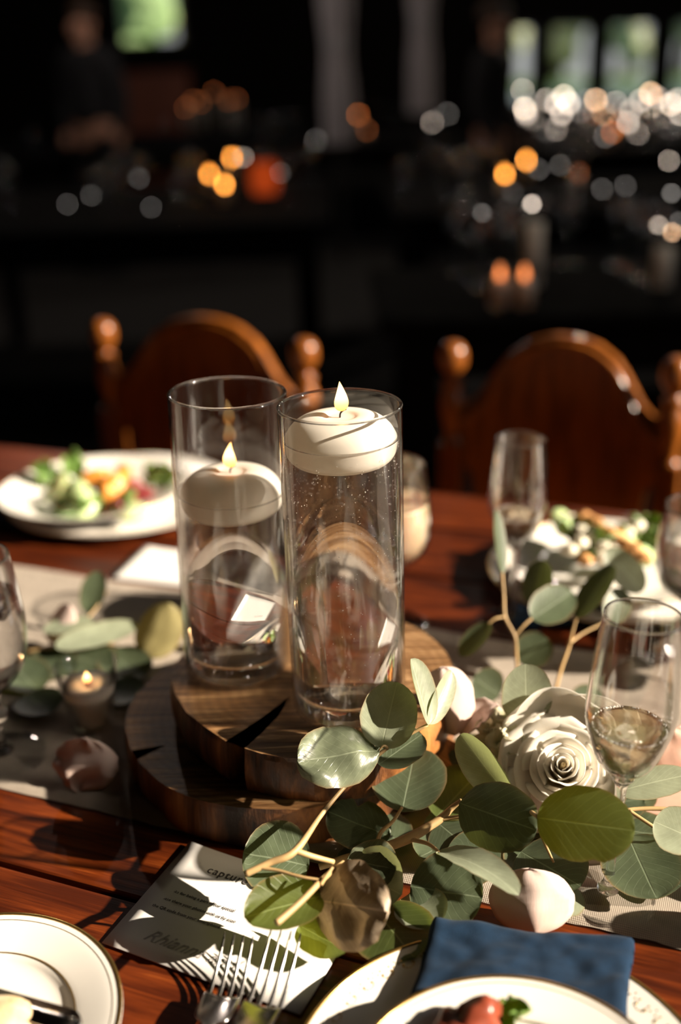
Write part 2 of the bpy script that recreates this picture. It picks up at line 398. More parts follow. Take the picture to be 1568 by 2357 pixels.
M = dict(
    table=m_table(), chair=m_chair(), slab=m_slab_top(), bark=m_bark(),
    glass=m_thin_glass('clear_thin_glass', gain=1.3, rough=0.03, power=3.4, haze=0.0015), glass_fl=m_thin_glass('stemware_glass', gain=2.2, rough=0.03, power=2.6),
    glass_far=m_thin_glass('far_thin_glass', gain=2.2, rough=0.06),
    pane=m_thin_glass('window_pane_glass', gain=0.6, rough=0.01),
    solid=m_solid_glass('clear_solid_glass', 1.48, clear=0.12), water=m_solid_glass('clear_water', 1.333, clear=0.25),
    wine=m_solid_glass('pale_sparkling_wine', 1.34, (0.98, 0.93, 0.82), clear=0.3), ice=m_solid_glass('ice', 1.31),
    leaf=m_leaf('sage_eucalyptus_leaf', (0.078, 0.102, 0.058), (0.17, 0.20, 0.14), (0.16, 0.19, 0.04), 0.20),
    leaf_pale=m_leaf('silvery_eucalyptus_leaf', (0.34, 0.38, 0.27), (0.36, 0.40, 0.30), (0.34, 0.38, 0.14), 0.30, veins=0.5),
    leaf_green=m_leaf('olive_green_eucalyptus_leaf', (0.085, 0.115, 0.030), (0.13, 0.165, 0.05), (0.34, 0.38, 0.03), 0.42),
    leaf_spot=m_leaf('blotched_eucalyptus_leaf', (0.20, 0.23, 0.15), (0.22, 0.25, 0.16), (0.18, 0.2, 0.06), 0.18, rough=0.3, blotch=0.9, blotch_col=(0.035, 0.045, 0.025)),
    leaf_dry=m_leaf('dried_beige_leaf', (0.46, 0.36, 0.26), (0.48, 0.38, 0.28), (0.40, 0.26, 0.12), 0.2, blotch=0.35, blotch_col=(0.16, 0.09, 0.05)),
    leaf_brown=m_leaf('dry_russet_leaf', (0.34, 0.15, 0.05), (0.36, 0.17, 0.06), (0.5, 0.2, 0.05), 0.3, blotch=0.5, blotch_col=(0.12, 0.04, 0.02)),
    twig=plain('pale_tan_twig_bark', (0.44, 0.29, 0.13), 0.5, vary=0.35),
    rose=m_petal('creamy_white_petal', (0.92, 0.88, 0.81), (0.93, 0.80, 0.52), 0.42),
    blush=m_petal('blush_pink_petal', (0.80, 0.63, 0.57), (0.76, 0.55, 0.46), 0.30),
    peach=m_petal('peach_petal', (0.80, 0.50, 0.38), (0.72, 0.36, 0.24), 0.3),
    hyd=m_petal('greenish_white_floret', (0.66, 0.62, 0.44), (0.46, 0.46, 0.20), 0.35),
    wax=m_wax(), wick=plain('charred_wick', (0.015, 0.012, 0.010), 0.9), flame=m_flame('candle_flame', 5.0),
    flame_far=m_flame_far('distant_candle_flame', 40.0),
    china=plain('glazed_white_china', (0.86, 0.82, 0.76), 0.18, vary=0.01, Coat_Weight=0.4),
    gold=plain('gold_leaf_rim', (0.72, 0.45, 0.14), 0.25, 0.95, vary=0.1),
    steel=plain('polished_steel', (0.72, 0.68, 0.64), 0.16, 1.0, vary=0.03),
    card=plain('white_card_stock', (0.84, 0.81, 0.78), 0.75, vary=0.01),
    ink=plain('dark_grey_ink', (0.10, 0.085, 0.08), 0.8), ink_soft=plain('soft_grey_ink', (0.40, 0.37, 0.36), 0.8),
    ink_blue=plain('slate_blue_ink', (0.13, 0.17, 0.20), 0.8),
    napkin=m_fabric('navy_twill_napkin', (0.007, 0.023, 0.052), 7000, var=0.5),
    gauze=m_fabric('undyed_gauze', (0.56, 0.48, 0.40), 5200, trans=0.25, alpha=(0.55, 1.0), var=0.18),
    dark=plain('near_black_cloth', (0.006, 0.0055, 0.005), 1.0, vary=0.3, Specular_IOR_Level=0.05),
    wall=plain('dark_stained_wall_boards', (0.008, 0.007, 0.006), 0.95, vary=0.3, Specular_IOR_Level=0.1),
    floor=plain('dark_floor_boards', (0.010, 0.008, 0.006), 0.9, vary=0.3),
    frame=plain('black_window_frame', (0.012, 0.011, 0.010), 0.5),
    drape=m_fabric('white_sheer_drape', (0.62, 0.58, 0.60), 400, trans=0.3, var=0.08),
    suit=plain('black_suit_cloth', (0.008, 0.008, 0.010), 0.85, vary=0.2), skin=plain('skin', (0.52, 0.27, 0.18), 0.55, vary=0.05, Subsurface_Weight=0.1),
    shirt=plain('white_shirt_cloth', (0.5, 0.5, 0.52), 0.8), hair=plain('brown_hair', (0.05, 0.025, 0.012), 0.6, vary=0.3),
)

# ================================================================== THE ROOM
def wall(name, axis, pos, a0, a1, z0, z1, holes, th=0.16, mat=None):
    """a wall slab with rectangular openings; axis 'x': plane x=pos running along y, axis 'y': plane y=pos running along x"""
    bm = bmesh.new(); cuts = sorted({a0, a1, *[h[0] for h in holes], *[h[1] for h in holes]})
    for p, q in zip(cuts, cuts[1:]):
        mid = (p + q) / 2; hs = sorted([(h[2], h[3]) for h in holes if h[0] < mid < h[1]]); z = z0
        segs = []
        for b, t in hs: segs.append((z, b)); z = t
        segs.append((z, z1))
        for b, t in segs:
            if t - b < 1e-4: continue
            c = (pos, mid, (b + t) / 2) if axis == 'x' else (mid, pos, (b + t) / 2)
            s = (th, q - p, t - b) if axis == 'x' else (q - p, th, t - b)
            add_box(bm, c, s)
    o = from_bm(name, bm, mat or M['wall']); tag(o, kind='structure'); return o
def window(name, axis, pos, a0, a1, z0, z1, bars=(1, 1)):
    """casement set in an opening: frame members and panes"""
    t = bpy.data.objects.new(name, None); COL.objects.link(t); tag(t, kind='structure')
    mid = (a0 + a1) / 2; t.location = (pos, mid, z0) if axis == 'x' else (mid, pos, z0)
    w, h = a1 - a0, z1 - z0; fw = 0.05
    def loc(a, z): return (0, a, z) if axis == 'x' else (a, 0, z)
    def siz(da, dz, d): return (d, da, dz) if axis == 'x' else (da, d, dz)
    for a, z, da, dz in ((-w / 2 + fw / 2, h / 2, fw, h), (w / 2 - fw / 2, h / 2, fw, h), (0, fw / 2, w - 2 * fw, fw), (0, h - fw / 2, w - 2 * fw, fw)):
        box('frame_member', loc(a, z), siz(da, dz, 0.07), M['frame'], t)
    nx, nz = bars; pw = (w - 2 * fw) / nx; ph = (h - 2 * fw) / nz
    for i in range(1, nx): box('mullion', loc(-w / 2 + fw + i * pw, h / 2), siz(0.025, h - 2 * fw, 0.05), M['frame'], t)
    for j in range(1, nz): box('glazing_bar', loc(0, fw + j * ph), siz(w - 2 * fw, 0.02, 0.04), M['frame'], t)
    for i in range(nx):
        for j in range(nz):
            box('pane', loc(-w / 2 + fw + (i + .5) * pw, fw + (j + .5) * ph), siz(pw - 0.02, ph - 0.02, 0.004), M['pane'], t)
    return t

BW = [(2.22, 2.50), (2.67, 3.19), (3.37, 3.93), (4.13, 4.75)]
BZ = (0.80, 1.72)
LW = (-2.42, -1.64, 1.62, 2.6)
RW = (-0.55, 1.45, 0.95, 2.95)
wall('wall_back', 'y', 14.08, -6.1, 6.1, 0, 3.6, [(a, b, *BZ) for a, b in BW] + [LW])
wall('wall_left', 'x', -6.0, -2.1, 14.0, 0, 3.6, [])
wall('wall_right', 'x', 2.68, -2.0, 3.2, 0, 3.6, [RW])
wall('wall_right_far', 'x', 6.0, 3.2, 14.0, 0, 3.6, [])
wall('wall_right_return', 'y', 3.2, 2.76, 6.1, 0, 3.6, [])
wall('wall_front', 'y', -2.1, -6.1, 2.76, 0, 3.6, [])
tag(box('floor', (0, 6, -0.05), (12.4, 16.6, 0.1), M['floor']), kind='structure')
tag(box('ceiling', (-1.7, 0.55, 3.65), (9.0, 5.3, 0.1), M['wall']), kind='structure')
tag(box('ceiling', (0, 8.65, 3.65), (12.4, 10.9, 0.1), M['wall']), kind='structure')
for i, (a, b) in enumerate(BW): window('window_%d' % (i + 1), 'y', 14.05, a, b, *BZ)
window('window_5', 'y', 14.05, *LW, bars=(1, 1))
window('window_6', 'x', 2.66, *RW, bars=(1, 1))
for i, z in enumerate((0.06,)):
    tag(box('baseboard_back', (0, 13.98, z), (11.9, 0.03, 0.12), M['frame']), kind='structure')
pl = bpy.data.lights.new('window_portal', 'AREA'); po = bpy.data.objects.new('window_portal', pl); COL.objects.link(po)
pl.shape = 'RECTANGLE'; pl.size = 1.95; pl.size_y = 1.98; pl.cycles.is_portal = True
po.location = (2.80, 0.45, 1.95); po.rotation_euler = Vector((1, 0, 0)).to_track_quat('Z', 'Y').to_euler()

# outside: lake, far bank, trees
a = N('lake_water'); a.b.inputs['Base Color'].default_value = (0.10, 0.16, 0.22, 1); a.set(Roughness=0.12)
a.bump(a.noise(a.coord('Object'), 0.8, 4), 0.25, 0.05)
lake = mk('lake', [(-120, 15, -1.2), (120, 15, -1.2), (120, 150, -1.2), (-120, 150, -1.2)], [(0, 1, 2, 3)], a.m); tag(lake, kind='structure')
a = N('grassy_bank'); a.b.inputs['Base Color'].default_value = (0.12, 0.20, 0.05, 1); a.set(Roughness=0.9)
bank = box('bank', (0, 158, -0.9), (260, 30, 1.0), a.m); tag(bank, kind='structure')
lawn = box('lawn', (-9, 24, -1.0), (14, 18, 1.0), a.m); tag(lawn, kind='structure')
def m_foliage(name, col):
    a = N(name); nz = a.noise(a.coord('Object'), 0.9, 4, 0.6)
    a.link(a.ramp(nz, [(0.3, [c * 0.55 for c in col]), (0.7, [min(1, c * 1.4) for c in col])]), a.b.inputs['Base Color']); a.set(Roughness=0.85); return a.m
FOL = [m_foliage('yellow_green_foliage', (0.56, 0.52, 0.26)), m_foliage('grey_green_foliage', (0.34, 0.38, 0.24)), m_foliage('bright_green_foliage', (0.14, 0.22, 0.09))]
TRUNK = plain('tree_bark', (0.10, 0.07, 0.05), 0.9, vary=0.3)
def tree(x, y, z, h, w, k, label, group=None):
    t = thing('tree', label, 'tree', (x, y, z), group)
    V, F = tube_vf([(0, 0, 0), (0.02 * h, 0, h * 0.3), (0, 0.01 * h, h * 0.6)], [h * 0.03, h * 0.022, h * 0.012], 8)
    mk('trunk', V, F, TRUNK, t)
    bm = bmesh.new(); r = random.Random(int(x * 13 + y))
    for i in range(34):
        c = Vector((r.uniform(-.32, .32) * w, r.uniform(-.3, .3) * w, h * r.uniform(0.10, 0.92)))
        s = w * r.uniform(0.2, 0.3); q = bmesh.ops.create_icosphere(bm, subdivisions=2, radius=s, matrix=Matrix.Translation(c))
        for v in q['verts']:
            v.co += (v.co - c).normalized() * s * 0.35 * noise.noise(v.co * (2.6 / s))
    from_bm('crown', bm, FOL[k], t)
    return t
for i in range(9):
    tree(6 + i * 8.0, 148 + (i % 2) * 3, -0.5, 27 + (i * 5) % 4, 6.9, (1, 0, 1, 0, 1, 1, 0, 1, 0)[i],
         'blurred pale green tree on the far bank, seen through the right-hand back windows', 'trees across the lake')
tree(-4.2, 24, -0.5, 3.3, 2.0, 2, 'green tree outside the high window at the left', None)
tree(-3.25, 26.5, -0.5, 7.4, 0.9, 0, 'yellowish slim tree outside the high left window, at its right edge', None)

# two pale drapes hung in front of dark timber posts
def drape(px0, px1, Y, z0, z1, label):
    a0, a1 = D(px0, 160, Y).x, D(px1, 160, Y).x
    r = (a1 - a0) / 2; cx = (a0 + a1) / 2
    V = []; F = []; nu, nv = 72, 20; uv = []
    for j in range(nv + 1):
        t = j / nv; z = z0 + (z1 - z0) * t
        rr = r * (1 - 0.22 * math.exp(-((t - 0.30) / 0.10) ** 2))
        for i in range(nu):
            an = 2 * pi * i / nu; q = rr * (1 + 0.13 * sin(an * 9 + t * 0.8) + 0.04 * sin(an * 4 + 5 * t)); V.append((q * cos(an), q * sin(an), z - z0)); uv.append((i / nu, t))
    for j in range(nv):
        for i in range(nu):
            F.append((j * nu + i, j * nu + (i + 1) % nu, (j + 1) * nu + (i + 1) % nu, (j + 1) * nu + i))
    t = thing('hanging_drape', label, 'drape', (cx, Y, z0), 'pale drapes gathered on the posts')
    mk('cloth', V, F, M['drape'], t, uv=uv)
    V, F = lathe_vf([(r * 0.80, 0), (r * 0.83, .02), (r * 0.83, .05), (r * 0.80, .07)], 40, True)
    mk('tie_band', V, F, M['shirt'], t, loc=(0, 0, (z1 - z0) * 0.3))
    box('post', (0, 0, 1.5 - z0), (r * 0.5, r * 0.5, 3.0), M['frame'], t)
drape(742, 812, 8.0, 0.80, 2.8, 'pale grey gathered drape, the wider left one of two hanging at the back')
drape(942, 1000, 8.05, 0.98, 2.8, 'pale grey gathered drape, the slimmer right one of two hanging at the back')

# ------------------------------------------------------------------ people at the back (blurred)
def person(loc, rz, label, h=1.72, pose=0):
    t = thing('person', label, 'person', loc, 'people standing at the back of the room', (0, 0, rz)); k = h / 1.72
    def skin(name, pts, edges, rad, mat, sub=1):
        me = bpy.data.meshes.new(name); me.from_pydata([tuple(Vector(p) * k) for p in pts], edges, []); me.materials.append(mat)
        o = bpy.data.objects.new(name, me); COL.objects.link(o); o.parent = t
        s = o.modifiers.new('skin', 'SKIN'); s.use_smooth_shade = True
        for i, r in enumerate(rad):
            me.skin_vertices[0].data[i].radius = ((r[0] * k, r[1] * k) if isinstance(r, tuple) else (r * k, r * k))
        me.skin_vertices[0].data[0].use_root = True
        mod_sub(o, sub); return o
    # body: pelvis, spine, neck, head, arms with hands, legs with feet
    ax = 0.12 if pose else 0.02
    pts = [(0, 0, .93), (0, 0, 1.10), (0, 0, 1.32), (0, 0, 1.42), (0, -.01, 1.49), (0, -.02, 1.56), (0, -.015, 1.66),
           (.17, 0, 1.40), (.24, .02, 1.14), (.24, -ax, .92), (.23, -ax - .02, .83), (-.17, 0, 1.40), (-.24, .02, 1.14), (-.24, -ax, .92), (-.23, -ax - .02, .83),
           (.09, 0, .86), (.11, -.01, .48), (.11, .02, .09), (.115, -.12, .03), (-.09, 0, .86), (-.11, -.01, .48), (-.11, .02, .09), (-.115, -.12, .03)]
    ed = [(0, 1), (1, 2), (2, 3), (3, 4), (4, 5), (5, 6), (3, 7), (7, 8), (8, 9), (9, 10), (3, 11), (11, 12), (12, 13), (13, 14), (0, 15), (15, 16), (16, 17), (17, 18), (0, 19), (19, 20), (20, 21), (21, 22)]
    rd = [(.15, .10), (.14, .095), (.16, .10), (.10, .07), .052, (.075, .092), (.068, .085), .055, .042, .032, (.035, .018), .055, .042, .032, (.035, .018), .085, .058, .04, .035, .085, .058, .04, .035]
    skin('body', pts, ed, rd, M['skin'], 2)
    skin('jacket', [pts[0], pts[1], pts[2], (0, 0, 1.43), (.18, 0, 1.40), pts[8], pts[9], (-.18, 0, 1.40), pts[12], pts[13]],
         [(0, 1), (1, 2), (2, 3), (3, 4), (4, 5), (5, 6), (3, 7), (7, 8), (8, 9)], [(.185, .125), (.17, .12), (.19, .13), (.12, .085), .078, .06, .048, .078, .06, .048], M['suit'], 2)
    skin('trousers', [(0, 0, .95), (.095, 0, .84), (.112, -.01, .48), (.112, .02, .07), (-.095, 0, .84), (-.112, -.01, .48), (-.112, .02, .07)],
         [(0, 1), (1, 2), (2, 3), (0, 4), (4, 5), (5, 6)], [(.16, .115), .1, .075, .065, .1, .075, .065], M['suit'], 2)
    bm = bmesh.new(); bmesh.ops.create_uvsphere(bm, u_segments=20, v_segments=12, radius=1.0)
    for v in bm.verts: v.co = Vector((v.co.x * .088, v.co.y * .102 + .012, v.co.z * .075 + 1.675)) * k
    from_bm('hair', bm, M['hair'], t, True)
    for s in (-1, 1):
        for nm, c, r_, mt in (('eye', (.032 * s, -.108, 1.60), (.012, .008, .008), M['suit']), ('ear', (.083 * s, -.01, 1.595), (.012, .022, .033), M['skin']), ('shoe', (.112 * s, -.07, .045), (.05, .14, .045), M['suit'])):
            bm = bmesh.new(); bmesh.ops.create_uvsphere(bm, u_segments=12, v_segments=8, radius=1.0)
            for v in bm.verts: v.co = Vector((v.co.x * r_[0] + c[0], v.co.y * r_[1] + c[1], max(0, v.co.z * r_[2] + c[2]))) * k
            from_bm(nm, bm, mt, t, True)
    for nm, c, r_ in (('nose', (0, -.118, 1.575), (.014, .02, .022)), ('mouth', (0, -.105, 1.535), (.026, .008, .007))):
        bm = bmesh.new(); bmesh.ops.create_uvsphere(bm, u_segments=12, v_segments=8, radius=1.0)
        for v in bm.verts: v.co = Vector((v.co.x * r_[0] + c[0], v.co.y * r_[1] + c[1], v.co.z * r_[2] + c[2])) * k
        from_bm(nm, bm, M['skin'], t, True)
    return t
q = D(1140, 60, 6.75); person((q.x, 6.75, 0), radians(60), 'person in a black suit standing before the right-hand back windows', D(1148, 12, 6.75).z, 1)
q = D(190, 45, 7.85); person((q.x, 7.85, 0), radians(-30), 'person in dark clothes standing in shadow at the far left', 1.72, 0)

# low cabinet under the high left window
cb = thing('cabinet', 'low reddish brown wooden cabinet under the high left window', 'cabinet', (-1.95, 13.4, 0))
REDW = plain('reddish_cabinet_wood', (0.30, 0.09, 0.05), 0.45, vary=0.2)
box('body', (0, 0, 0.65), (0.8, 0.45, 1.3), REDW, cb, 0.01); box('top', (0, -0.01, 1.32), (0.88, 0.5, 0.04), REDW, cb, 0.005)
for s in (-1, 1):
    d = box('door', (0.2 * s, -0.235, 0.66), (0.37, 0.02, 1.18), REDW, cb, 0.004)
    kb = box('knob', (-0.14 * s, -0.02, 0.0), (0.025, 0.03, 0.025), M['gold'], d, 0.008)

# ================================================================== FAR TABLES, CHAIRS, GLASSWARE
def far_table(x0, x1, y0, y1, label):
    cx, cyy = (x0 + x1) / 2, (y0 + y1) / 2
    t = thing('banquet_table', label, 'table', (cx, cyy, 0), 'dark tables further back')
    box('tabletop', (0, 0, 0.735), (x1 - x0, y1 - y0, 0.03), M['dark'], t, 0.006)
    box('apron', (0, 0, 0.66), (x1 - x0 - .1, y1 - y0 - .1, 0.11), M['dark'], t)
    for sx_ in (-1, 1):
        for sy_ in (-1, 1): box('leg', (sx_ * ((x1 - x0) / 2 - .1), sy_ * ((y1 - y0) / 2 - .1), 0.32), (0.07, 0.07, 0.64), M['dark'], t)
    return t
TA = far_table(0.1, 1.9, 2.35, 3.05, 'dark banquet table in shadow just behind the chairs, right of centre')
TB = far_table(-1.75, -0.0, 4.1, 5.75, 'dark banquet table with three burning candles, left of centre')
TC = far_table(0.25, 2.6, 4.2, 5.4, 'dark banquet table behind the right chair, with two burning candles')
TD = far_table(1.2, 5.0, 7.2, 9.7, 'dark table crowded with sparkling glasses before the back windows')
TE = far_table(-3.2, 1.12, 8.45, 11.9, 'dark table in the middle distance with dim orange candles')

GL = [(0.034, 0), (0.030, 0.004), (0.006, 0.010), (0.004, 0.03), (0.004, 0.075), (0.012, 0.090), (0.034, 0.112), (0.041, 0.140), (0.039, 0.170), (0.033, 0.198)]
GLi = [(0.031, 0.197), (0.037, 0.170), (0.039, 0.140), (0.032, 0.113), (0.010, 0.093), (0, 0.091)]
V_, F_ = lathe_vf([(0, 0)] + GL + GLi, 20)
me_g = bpy.data.meshes.new('wine_glass'); me_g.from_pydata(V_, [], F_); me_g.materials.append(M['glass_far']); me_g.polygons.foreach_set('use_smooth', [True] * len(me_g.polygons))
TUM = [(0, 0), (0.030, 0), (0.033, 0.004), (0.037, 0.11), (0.035, 0.11), (0.031, 0.010), (0, 0.010)]
V_, F_ = lathe_vf(TUM, 20)
me_t = bpy.data.meshes.new('tumbler'); me_t.from_pydata(V_, [], F_); me_t.materials.append(M['glass_far']); me_t.polygons.foreach_set('use_smooth', [True] * len(me_t.polygons))
CRYS = N('cut_crystal'); CRYS.b.inputs['Base Color'].default_value = (0.75, 0.70, 0.64, 1); CRYS.set(Roughness=0.10, Metallic=0.0, IOR=1.6)
CRYS.b.inputs['Transmission Weight'].default_value = 0.0; CRYS.b.inputs['Specular IOR Level'].default_value = 1.0; CRYS.b.inputs['Alpha'].default_value = 0.5
FARG = {'A': ('wine glass blurred on the dark table just behind the chairs', 'glasses on the table behind the chairs'),
        'B': ('blurred wine glass on the left-hand dark table', 'glasses on the left banquet table'),
        'C': ('blurred wine glass on the dark table behind the right chair', 'glasses on the table behind the right chair'),
        'D': ('glinting wine glass blurred before the back windows', 'glasses crowded before the back windows'),
        'E': ('dim wine glass on the middle-distance table', 'glasses on the middle-distance table')}
def far_glass(x, y, k, me=None, s=1.0):
    o = bpy.data.objects.new('wine_glass' if me in (None, me_g) else 'tumbler', me or me_g); COL.objects.link(o); o.location = (x, y, 0.751); o.scale = (s, s, s)
    l, g = FARG[k]; 
    if me is me_t: l = l.replace('wine glass', 'tumbler'); g = g.replace('glasses', 'tumblers')
    tag(o, l, 'glass', g); return o
rr = random.Random(11)
def at_px(px, py, zc):
    return P(px, py, zc)
used = []
def put(x, y, k, me=None, s=1.0):
    for a_, b_ in used:
        if (a_ - x) ** 2 + (b_ - y) ** 2 < 0.0062: return
    used.append((x, y)); far_glass(x, y, k, me, s)
for px_, py_ in ((1228, 470), (1165, 455), (1090, 430), (1060, 495), (1520, 515), (1558, 520), (1430, 480), (1115, 520), (1180, 510), (1300, 470), (1480, 500), (1380, 470)):
    q = at_px(px_, py_ + 0, 0.90)
    put(min(max(q.x, 0.15), 1.85), min(max(q.y, 2.40), 3.0), 'A')
for i in range(20): put(rr.uniform(-1.7, -0.05), rr.uniform(4.15, 5.7), 'B')
for i in range(18): put(rr.uniform(0.3, 2.5), rr.uniform(4.25, 5.35), 'C', me_t if i % 3 == 0 else None)
for i in range(120): put(rr.uniform(1.25, 4.4), rr.uniform(7.25, 9.65), 'D', me_t if i % 4 == 0 else None, rr.uniform(0.9, 1.08))
for i in range(22): put(rr.uniform(-2.6, 1.1), rr.uniform(8.5, 11.8), 'E')

# far candles: glass cup, wax, flame
def far_candle(px_, py_, k, label, group, zc=0.825, clampy=None, strength='flame_far', big=1.0):
    q = P(px_, py_, zc)
    if clampy:
        y = min(max(q.y, clampy[0]), clampy[1]); q = D(px_, py_, y); zc2 = max(q.z, 0.80)
    else: y = q.y; zc2 = zc
    t = thing('votive_candle', label, 'candle', (q.x, y, 0.751), group); hz = zc2 - 0.751
    V, F = lathe_vf([(0, 0), (0.026, 0), (0.036, hz + 0.018), (0.034, hz + 0.018), (0.025, 0.004), (0, 0.004)], 20)
    mk('cup', V, F, M['glass_far'], t)
    V, F = lathe_vf([(0, 0.006), (0.024, 0.006), (0.030, hz - 0.014), (0, hz - 0.014)], 20); mk('wax', V, F, M['wax'], t)
    V, F = lathe_vf(resample([(0, -0.012), (0.0052 * big, -0.006), (0.0062 * big, 0.0), (0.0035 * big, 0.010), (0, 0.022)], 3), 12)
    mk('flame', V, F, M[strength], t, loc=(0, 0, hz))
M['flame_dim'] = m_emit('dim_distant_flame', (1.0, 0.27, 0.06), 15.0); M['flame_faint'] = m_emit('faint_distant_flame', (1.0, 0.28, 0.08), 4.0)
gB = 'candles burning on the left banquet table'
for x_, y_, w_ in ((482, 402, 'leftmost'), (517, 426, 'lowest'), (534, 364, 'topmost')):
    far_candle(x_, y_, 'B', 'bright blurred candle flame on the left dark table, %s of the three' % w_, gB, clampy=(4.2, 5.6))
for x_, y_, w_ in ((1162, 402, 'lower left'), (1212, 370, 'upper right')):
    far_candle(x_, y_, 'C', 'bright blurred candle flame on the right table, the %s of the pair' % w_, 'candles burning on the right table', clampy=(4.3, 5.3))
for x_, y_ in ((825, 265),):
    far_candle(x_, y_, 'E', 'orange candle flame glowing alone between the two pale drapes', 'candles in the middle distance', clampy=(8.6, 11.7), strength='flame_dim', big=1.7)
for x_, y_ in ((428, 248), (445, 232), (462, 236), (525, 231), (545, 228), (492, 212), (845, 300)):
    far_candle(x_, y_, 'E', 'dim orange candle on the middle-distance table, in the blurred cluster', 'dim candles in the middle distance', clampy=(8.6, 11.7), strength='flame_faint', big=1.6)
for x_, y_ in ((1368, 262), (1410, 305), (1428, 285)):
    far_candle(x_, y_, 'D', 'orange candle glowing among the glasses before the windows', 'candles among the sparkling glasses', clampy=(7.3, 9.6), strength='flame_dim', big=1.2)
far_candle(1333, 400, 'C', 'very dim brown candle glow on the right table, away from the bright pair', 'candles burning on the right table', clampy=(4.3, 5.3), strength='flame_faint')
for x_, y_, w_ in ((1152, 632, 'left'), (1208, 632, 'right')):
    far_candle(x_, y_, 'A', 'orange candle low behind the chairs, the %s one of the pair' % w_, 'candles on the table behind the chairs', clampy=(2.4, 2.6), strength='flame_faint', big=1.2)

FL = [m_emit('pale_glint_%d' % i, c, st) for i, (c, st) in enumerate((((1.0, .80, .60), 36), ((1.0, .83, .68), 20), ((1.0, .92, .84), 4.2), ((1.0, .60, .34), 30)))]
def glint_ball(px_, py_, y, k, st, s=1.0):  # self-lit balls added in place of glints in the far glassware
    q = D(px_, py_, y); t = thing('added_glint', {'D': 'added glowing ball for a pale glint among the glasses before the back windows', 'A': 'added glowing ball for a pale glint on the dark table just behind the chairs', 'E': 'added glowing ball for a pale glint in the middle distance', 'B': 'added glowing ball for a faint pale glint on the left-hand dark table', 'C': 'added glowing ball for a faint pale glint on the table behind the right chair'}[k], 'light', (q.x, y, 0.751), {'D': 'added glints among the glasses before the windows', 'A': 'added glints behind the chairs', 'E': 'added glints in the middle distance', 'B': 'added glints on the left table', 'C': 'added glints behind the right chair'}[k])
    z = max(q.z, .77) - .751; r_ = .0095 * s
    bm = bmesh.new(); bmesh.ops.create_icosphere(bm, subdivisions=2, radius=r_, matrix=Matrix.Translation((0, 0, z))); from_bm('glint_ball', bm, FL[st], t, True)
    V, F = tube_vf([(0, 0, 0), (.002, 0, z * .5), (0, 0, z - r_ * .8)], .0009, 6); mk('glint_stalk', V, F, M['frame'], t)
    box('glint_foot', (0, 0, z - r_ * 1.1), (.004, .004, .006), M['frame'], t)
rb = random.Random(77)
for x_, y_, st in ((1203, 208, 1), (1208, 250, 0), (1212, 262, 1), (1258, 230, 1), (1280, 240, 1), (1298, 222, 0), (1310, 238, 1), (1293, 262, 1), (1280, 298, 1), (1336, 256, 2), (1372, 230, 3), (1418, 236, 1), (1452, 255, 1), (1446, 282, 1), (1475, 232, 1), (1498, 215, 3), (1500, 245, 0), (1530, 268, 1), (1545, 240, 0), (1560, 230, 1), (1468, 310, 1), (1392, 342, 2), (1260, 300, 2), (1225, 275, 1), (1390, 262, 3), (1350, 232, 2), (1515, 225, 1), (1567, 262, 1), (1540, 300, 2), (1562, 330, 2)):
    glint_ball(x_, y_, 7.3 + 2.2 * rb.random(), 'D', st, rb.uniform(.85, 1.2))
for x_, y_, st in ((995, 282, 1), (1030, 262, 2), (728, 325, 2)): glint_ball(x_, y_, 9.0, 'E', st, .95)
for x_, y_, st in ((1225, 470, 1), (1546, 445, 2), (1516, 518, 1), (1548, 535, 3), (1562, 510, 2), (1110, 490, 2)): glint_ball(x_, y_, 2.75, 'A', st, .42)
for x_, y_, st in ((210, 450, 2), (155, 470, 2), (320, 410, 2), (350, 500, 2), (560, 362, 1), (645, 398, 2)): glint_ball(x_, y_, 4.6, 'B', st, .42)
for x_, y_, st in ((1240, 390, 2), (1180, 450, 2), (1440, 428, 2), (1385, 455, 2), (1290, 380, 2), (1540, 370, 1)): glint_ball(x_, y_, 4.7, 'C', st, .5)

# red glass lantern on the left table
q = D(606, 372, 5.1)
rl = thing('lantern', 'small red glass lantern beside the candles on the left dark table', 'lantern', (q.x, 5.1, 0.751))
a = N('glowing_red_glass'); em = a.new('Emission'); em.inputs[0].default_value = (0.85, 0.10, 0.015, 1); em.inputs[1].default_value = 0.42; a.link(em.outputs[0], a.out.inputs[0])
lathe('glass', [(0, 0.01), (0.05, 0.01), (0.062, 0.05), (0.06, 0.11), (0.045, 0.15), (0.042, 0.15), (0, 0.148)], a.m, rl, 24)
lathe('base', [(0, 0), (0.058, 0), (0.055, 0.012), (0, 0.012)], M['frame'], rl, 24)
lathe('cap', [(0.047, 0.148), (0.044, 0.16), (0.01, 0.175), (0, 0.176)], M['frame'], rl, 24)

# cream pillar candles, unlit, brightened by an added spot
def pillar(px_, py_, y, h, r, label):
    q = D(px_, py_, y); zb = 0.751; h2 = max(h, (q.z - zb) + h / 2)
    t = thing('pillar_candle', label, 'candle', (q.x, y, zb), 'cream pillar candles behind the chairs')
    lathe('wax', [(0, 0), (r, 0), (r, h2 - .004), (r - .004, h2), (r * .6, h2 - .002), (0, h2 - .006)], M['wax'], t, 28)
    tube('wick', [(0, 0, h2 - .008), (.001, 0, h2 + .004), (.003, 0, h2 + .010)], .0012, M['wick'], t, 6, 2)
pillar(1228, 555, 2.7, 0.09, 0.024, 'cream pillar candle blurred behind the right chair, nearer the centre')
pillar(1526, 605, 2.62, 0.075, 0.024, 'cream pillar candle blurred at the right edge behind the chairs')
sp = bpy.data.lights.new('fill_spot', 'SPOT'); so = bpy.data.objects.new('fill_spot', sp); COL.objects.link(so)  # added unseen spot that brightens the pillar candles
